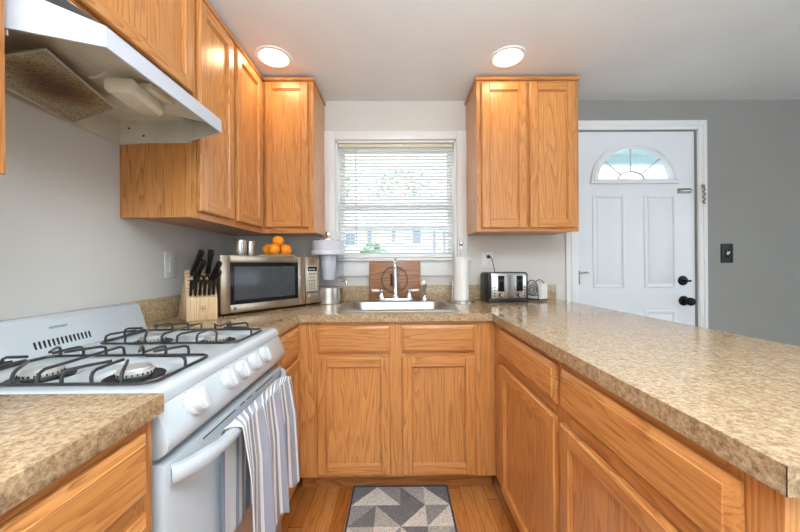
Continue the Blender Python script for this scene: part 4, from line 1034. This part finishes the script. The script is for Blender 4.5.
inner = [(hx+.02*math.cos(-2*math.pi*i/n+2.2), hy+.02*math.sin(-2*math.pi*i/n+2.2)) for i in range(n+1)]
mb = MB(); mb.slab([[prof[i], inner[i], inner[i+1], prof[i+1]] for i in range(n)], CT+.0125, CT+.2925); mb.build('paper', PAPER, ro)
mb = MB(); zz = lambda s: (CT+.27-.20*s)
e = []
for i in range(13):
    s = i/12; a = R(205+95*s); r = .0502; e.append((hx+r*math.cos(a), hy+r*math.sin(a), zz(s**1.4)))
mb.tube(e, .0011, None, 5); mb.build('loose_edge', PAPER, ro)
mb = MB(); mb.slab([[(hx+.0195*math.cos(2*math.pi*i/24), hy+.0195*math.sin(2*math.pi*i/24)), (hx+.0195*math.cos(2*math.pi*(i+1)/24), hy+.0195*math.sin(2*math.pi*(i+1)/24)), (hx+.0175*math.cos(2*math.pi*(i+1)/24), hy+.0175*math.sin(2*math.pi*(i+1)/24)), (hx+.0175*math.cos(2*math.pi*i/24), hy+.0175*math.sin(2*math.pi*i/24))] for i in range(24)], CT+.0125, CT+.2935); mb.build('cardboard_core', plain('cardboard', srgb(176, 146, 110), .9), ro)

# ------------------------------------------------------------------ toaster
ta = math.atan2(.028, .262)
to = thing('toaster', 'four-slice steel toaster with black sides below the outlet', 'toaster', (.572, 2.049, CT), ta)
TW, TD, TH = .268, .15, .192
LB('base', (.004, .004, 0), (TW-.002, TD-.004, .022), BLACK, to, .004)
LB('body', (.016, .0, .020), (TW-.016, TD, TH-.004), STEEL, to, .012)
LB('side_cap', (0, .006, .018), (.020, TD-.004, TH-.006), BLACK, to, .008); LB('side_cap', (TW-.018, .006, .018), (TW, TD-.004, TH-.006), BLACK, to, .008)
LB('front_plate', (.022, -.006, .026), (TW-.018, .006, TH-.014), STEEL, to, .004)
LB('center_band', (.108, -.0075, .03), (.160, -.002, TH-.018), plain('dark_brushed_steel', srgb(150, 148, 145), .35, .9), to, .001)
tp = LB('top_plate', (.012, .006, TH-.008), (TW-.012, TD-.006, TH-.0005), BLACK, to, .003)
for y0 in (.035, .085):
    for xx in (.03, .145): LB('bread_slot', (xx, y0, TH-.0015), (xx+.095, y0+.026, TH+.0012), STEEL, tp, .0008)
for x in (.060, .183):
    b = LB('lever_panel', (x, -.0095, .070), (x+.042, -.004, TH-.022), BLKGLS, to, .006)
    m = MB(); m.box((x+.006, -.020, .133), (x+.036, -.008, .143), None, .003); m.build('lever', BLACK, b, world=False)
    m = MB(); m.lathe([(.0155, 0), (.0155, -.010), (.013, -.014), (0, -.0145)], (x+.021, -.005, .048), None, 22, 'Y'); m.box((x+.0195, -.0215, .042), (x+.0225, -.019, .062), BLACK); k = m.build('knob', BLACK, to, world=False)
    m = MB(); m.lathe([(.0125, 0), (.012, -.003), (0, -.0032)], (x+.021, -.0185, .048), None, 22, 'Y'); m.build('knob_face', STEEL, k, world=False)
for x in (.038, .238):
    for i in range(4): MB().lathe([(.0042, 0), (.0042, -.003), (0, -.0035)], (x, -.0055, .042+.018*i), None, 12, 'Y').build('button', BLACK, to, world=False)
cordp = [(.630, W-.013, 1.213), (.634, W-.03, 1.214), (.643, W-.036, 1.20), (.650, W-.04, 1.16), (.656, W-.045, 1.13), (.663, W-.044, 1.07), (.668, W-.040, 1.0), (.672, W-.038, .945), (.672, 2.200, .930)]
mb = MB(); mb.tube(cordp, .0028, None, 8); m_ = mb.build('cord', BLACK, to)
mb = MB(); mb.lathe([(.011, 0), (.013, -.006), (.011, -.020), (.005, -.026), (0, -.0265)], (.624, W-.0097, 1.213), None, 16, 'Y'); mb.build('plug', BLACK, m_)

# ------------------------------------------------------------------ napkin holder
nh = thing('napkin_holder', 'dark scrolled wire napkin holder right of the toaster', 'napkin holder', (.893, 2.125, CT), R(-58))
for y0 in (-.005, .075):
    sp_ = []
    for i in range(46):
        a = R(90-i*20.0); r = .034*(1-i/52)+.002; sp_.append((.012+r*math.cos(a), y0, .088+r*1.15*math.sin(a)*1.1))
    fr = [(-.052, y0, .012), (-.052, y0, .07)]+[(-.012+.040*math.cos(R(a)), y0, .085+.052*math.sin(R(a))) for a in range(180, -1, -15)]+[(.030, y0, .07), (.034, y0, .012)]
    m = MB(); m.tube(fr, .0026, None, 8); sc_ = m.build('side_frame', WIRE, nh, world=False)
    m = MB(); m.tube([(p[0]-.024, p[1], p[2]-.015) for p in sp_], .0022, None, 6); m.build('scroll', WIRE, sc_, world=False)
m = MB()
for x in (-.052, .034): m.tube([(x, -.012, .004), (x, -.005, .012), (x, .075, .012), (x, .082, .004)], .0026, None, 8)
for y in (-.005, .035, .075): m.tube([(-.052, y, .012), (.034, y, .012)], .0024, None, 8)
m.tube([(-.052, -.005, .040), (.034, -.005, .040)], .0022, None, 8)
m.build('base_frame', WIRE, nh, world=False)
nk = thing('napkins', 'stack of white paper napkins standing in the wire holder', 'napkins', (.893, 2.125, CT+.016), R(-58))
m = MB()
for i in range(14):
    y = .002+.005*i; m.box((-.060+.002*math.sin(i*2.1), y, 0), (.050+.002*math.cos(i*1.7), y+.0042, .098+.004*math.sin(i*1.3)), None, .001, 1)
m.build('napkin_stack', NAPKIN, nk, world=False)

# ------------------------------------------------------------------ floor mat
rg = thing('floor_mat', 'grey triangle-patterned mat on the floor in front of the sink base', 'mat', (.007, 1.3, 0))
rx0, rx1, ry1 = -.241, .252, 1.703; cw = (rx1-rx0-.02)/4; rh = .128; rows = 6
PAT = ["\\", "/"]
# per cell: diagonal type, shade of first and second triangle
CELLS = [[('u', 3, 0), ('d', 0, 2), ('d', 3, 1), ('d', 0, 3)],
         [('u', 2, 3), ('d', 1, 3), ('u', 3, 0), ('u', 2, 0)],
         [('d', 0, 1), ('u', 0, 2), ('d', 0, 3), ('u', 1, 2)],
         [('u', 3, 1), ('d', 2, 0), ('u', 1, 3), ('d', 0, 2)],
         [('d', 1, 3), ('u', 3, 0), ('d', 2, 0), ('u', 0, 3)],
         [('u', 0, 2), ('d', 1, 3), ('u', 3, 1), ('d', 2, 0)]]
mb = MB()
for r_ in range(rows):
    for c in range(4):
        xa = rx0+.01+c*cw; xb = xa+cw; ya = ry1-.012-r_*rh; yb = ya-rh
        k, a, b = CELLS[r_][c]; z = .0082
        if k == 'u':   # diagonal from near-left to far-right : first = upper-left
            mb.add([(xa, ya, z), (xb, ya, z), (xa, yb, z)], [(0, 2, 1)], RUG[a]); mb.add([(xb, ya, z), (xb, yb, z), (xa, yb, z)], [(0, 2, 1)], RUG[b])
        else:          # diagonal from far-left to near-right : first = lower-left
            mb.add([(xa, ya, z), (xb, yb, z), (xa, yb, z)], [(0, 2, 1)], RUG[a]); mb.add([(xa, ya, z), (xb, ya, z), (xb, yb, z)], [(0, 2, 1)], RUG[b])
ye = ry1-.024-rows*rh
mb.box((rx0+.01, ye+.012, .0005), (rx1-.01, ry1-.012, .008), RUG[2])
mb.build('pile', None, rg)
mb = MB(); mb.box((rx0, ye, 0), (rx0+.0105, ry1, .009), RUGB, .002); mb.box((rx1-.0105, ye, 0), (rx1, ry1, .009), RUGB, .002); mb.box((rx0+.0105, ye, 0), (rx1-.0105, ye+.0125, .009), RUGB, .002); mb.box((rx0+.0105, ry1-.0125, 0), (rx1-.0105, ry1, .009), RUGB, .002)
lab(mb.build('border', RUGB, rg), 'dark bound border')

# ------------------------------------------------------------------ outside
struct(MB().box((-30, W+.15, -.6), (30, 60, -.4)).build('ground', LAWN))
hs = thing('neighbor_house', 'pale house with grey roof seen through the kitchen window', 'house', (0, 12.3, -.4))
B('wall', (-7, 12.0, -.4), (7, 18, 2.52), SIDING, hs)
MB().prism([(11.6, 2.50), (15, 4.3), (18.4, 2.50)], -7.4, 7.4, None, 0, 2, lambda p: (p[2], p[0], p[1])).build('roof', ROOFM, hs)
for x, w_, z0_, z1_ in ((-1.75, .42, 1.85, 2.35), (-1.03, .22, 1.95, 2.42), (-.15, .20, 1.95, 2.42), (.70, .36, 1.9, 2.42), (1.35, .16, 1.35, 2.4), (1.72, .14, 1.4, 2.4)):
    f_ = B('window', (x-w_/2, 11.95, z0_), (x+w_/2, 12.01, z1_), TRIM, hs); B('pane', (x-w_/2+.03, 11.94, z0_+.03), (x+w_/2-.03, 11.952, z1_-.03), EXTWIN, f_)
def leafcloud(m, c, r, n, size, mat):
    for i in range(n):
        d = Vector((random.gauss(0, 1), random.gauss(0, 1), random.gauss(0, 1))).normalized()*random.random()**.35
        p = Vector((c[0]+d.x*r[0], c[1]+d.y*r[1], c[2]+d.z*r[2])); q = Matrix.Rotation(random.random()*6.28, 3, 'Z') @ Matrix.Rotation(random.random()*3.1, 3, 'X')
        s = size*random.uniform(.6, 1.3)
        for k in ((-s, -s*.5, 0), (s, -s*.5, 0), (s, s*.5, 0), (-s, s*.5, 0)): V_.append(tuple(p+q @ Vector(k)))
        F_.append((len(V_)-4, len(V_)-3, len(V_)-2, len(V_)-1))
def tree(x, y, h, r, label, mat, n=900, size=.16):
    global V_, F_
    V_, F_ = [], []
    t = thing('tree', label, 'tree', (x, y, -.4), 0, 'trees behind the neighboring house')
    leafcloud(None, (x, y, h*.62), (r, r*.8, h*.36), n, size, mat)
    me = bpy.data.meshes.new('crown'); me.from_pydata([(a-x, b-y, c+.4) for a, b, c in V_], [], F_); me.materials.append(mat)
    o = bpy.data.objects.new('crown', me); COL.objects.link(o); o.parent = t
    MB().tube([(x, y, -.4), (x+.05, y, h*.3), (x, y, h*.6)], [.22, .17, .08], None, 8).build('trunk', BARK, t)
tree(-5.4, 22, 8.5, 2.6, 'tree seen at the left in the upper window sash', LEAF[0])
tree(.4, 23, 8.0, 2.8, 'tree seen in the middle of the upper window sash', LEAF[0])
tree(6.0, 22, 9.0, 2.6, 'tree seen at the right in the upper window sash', LEAF[0])
V_, F_ = [], []
leafcloud(None, (-.50, 7.0, .7), (.42, .4, 1.0), 900, .06, LEAF[1])
bs = thing('bush', 'round green bush outside the lower window sash', 'bush', (-.50, 7.0, -.4))
me = bpy.data.meshes.new('foliage'); me.from_pydata([(a+.5, b-7.0, c+.4) for a, b, c in V_], [], F_); me.materials.append(LEAF[1]); o = bpy.data.objects.new('foliage', me); COL.objects.link(o); o.parent = bs
MB().tube([(-.5, 7, -.4), (-.5, 7, .5)], [.06, .03], None, 8).build('stem', BARK, bs)
pr = thing('porch_roof', 'pale porch roof seen through the door fanlight', 'porch roof', (1.7, 2.9, 2.4))
B('ceiling_board', (.9, W+.16, 2.43), (3.9, 3.9, 2.48), PORCHM, pr); B('beam', (.9, 3.80, 2.33), (3.9, 3.9, 2.43), PORCHM, pr)
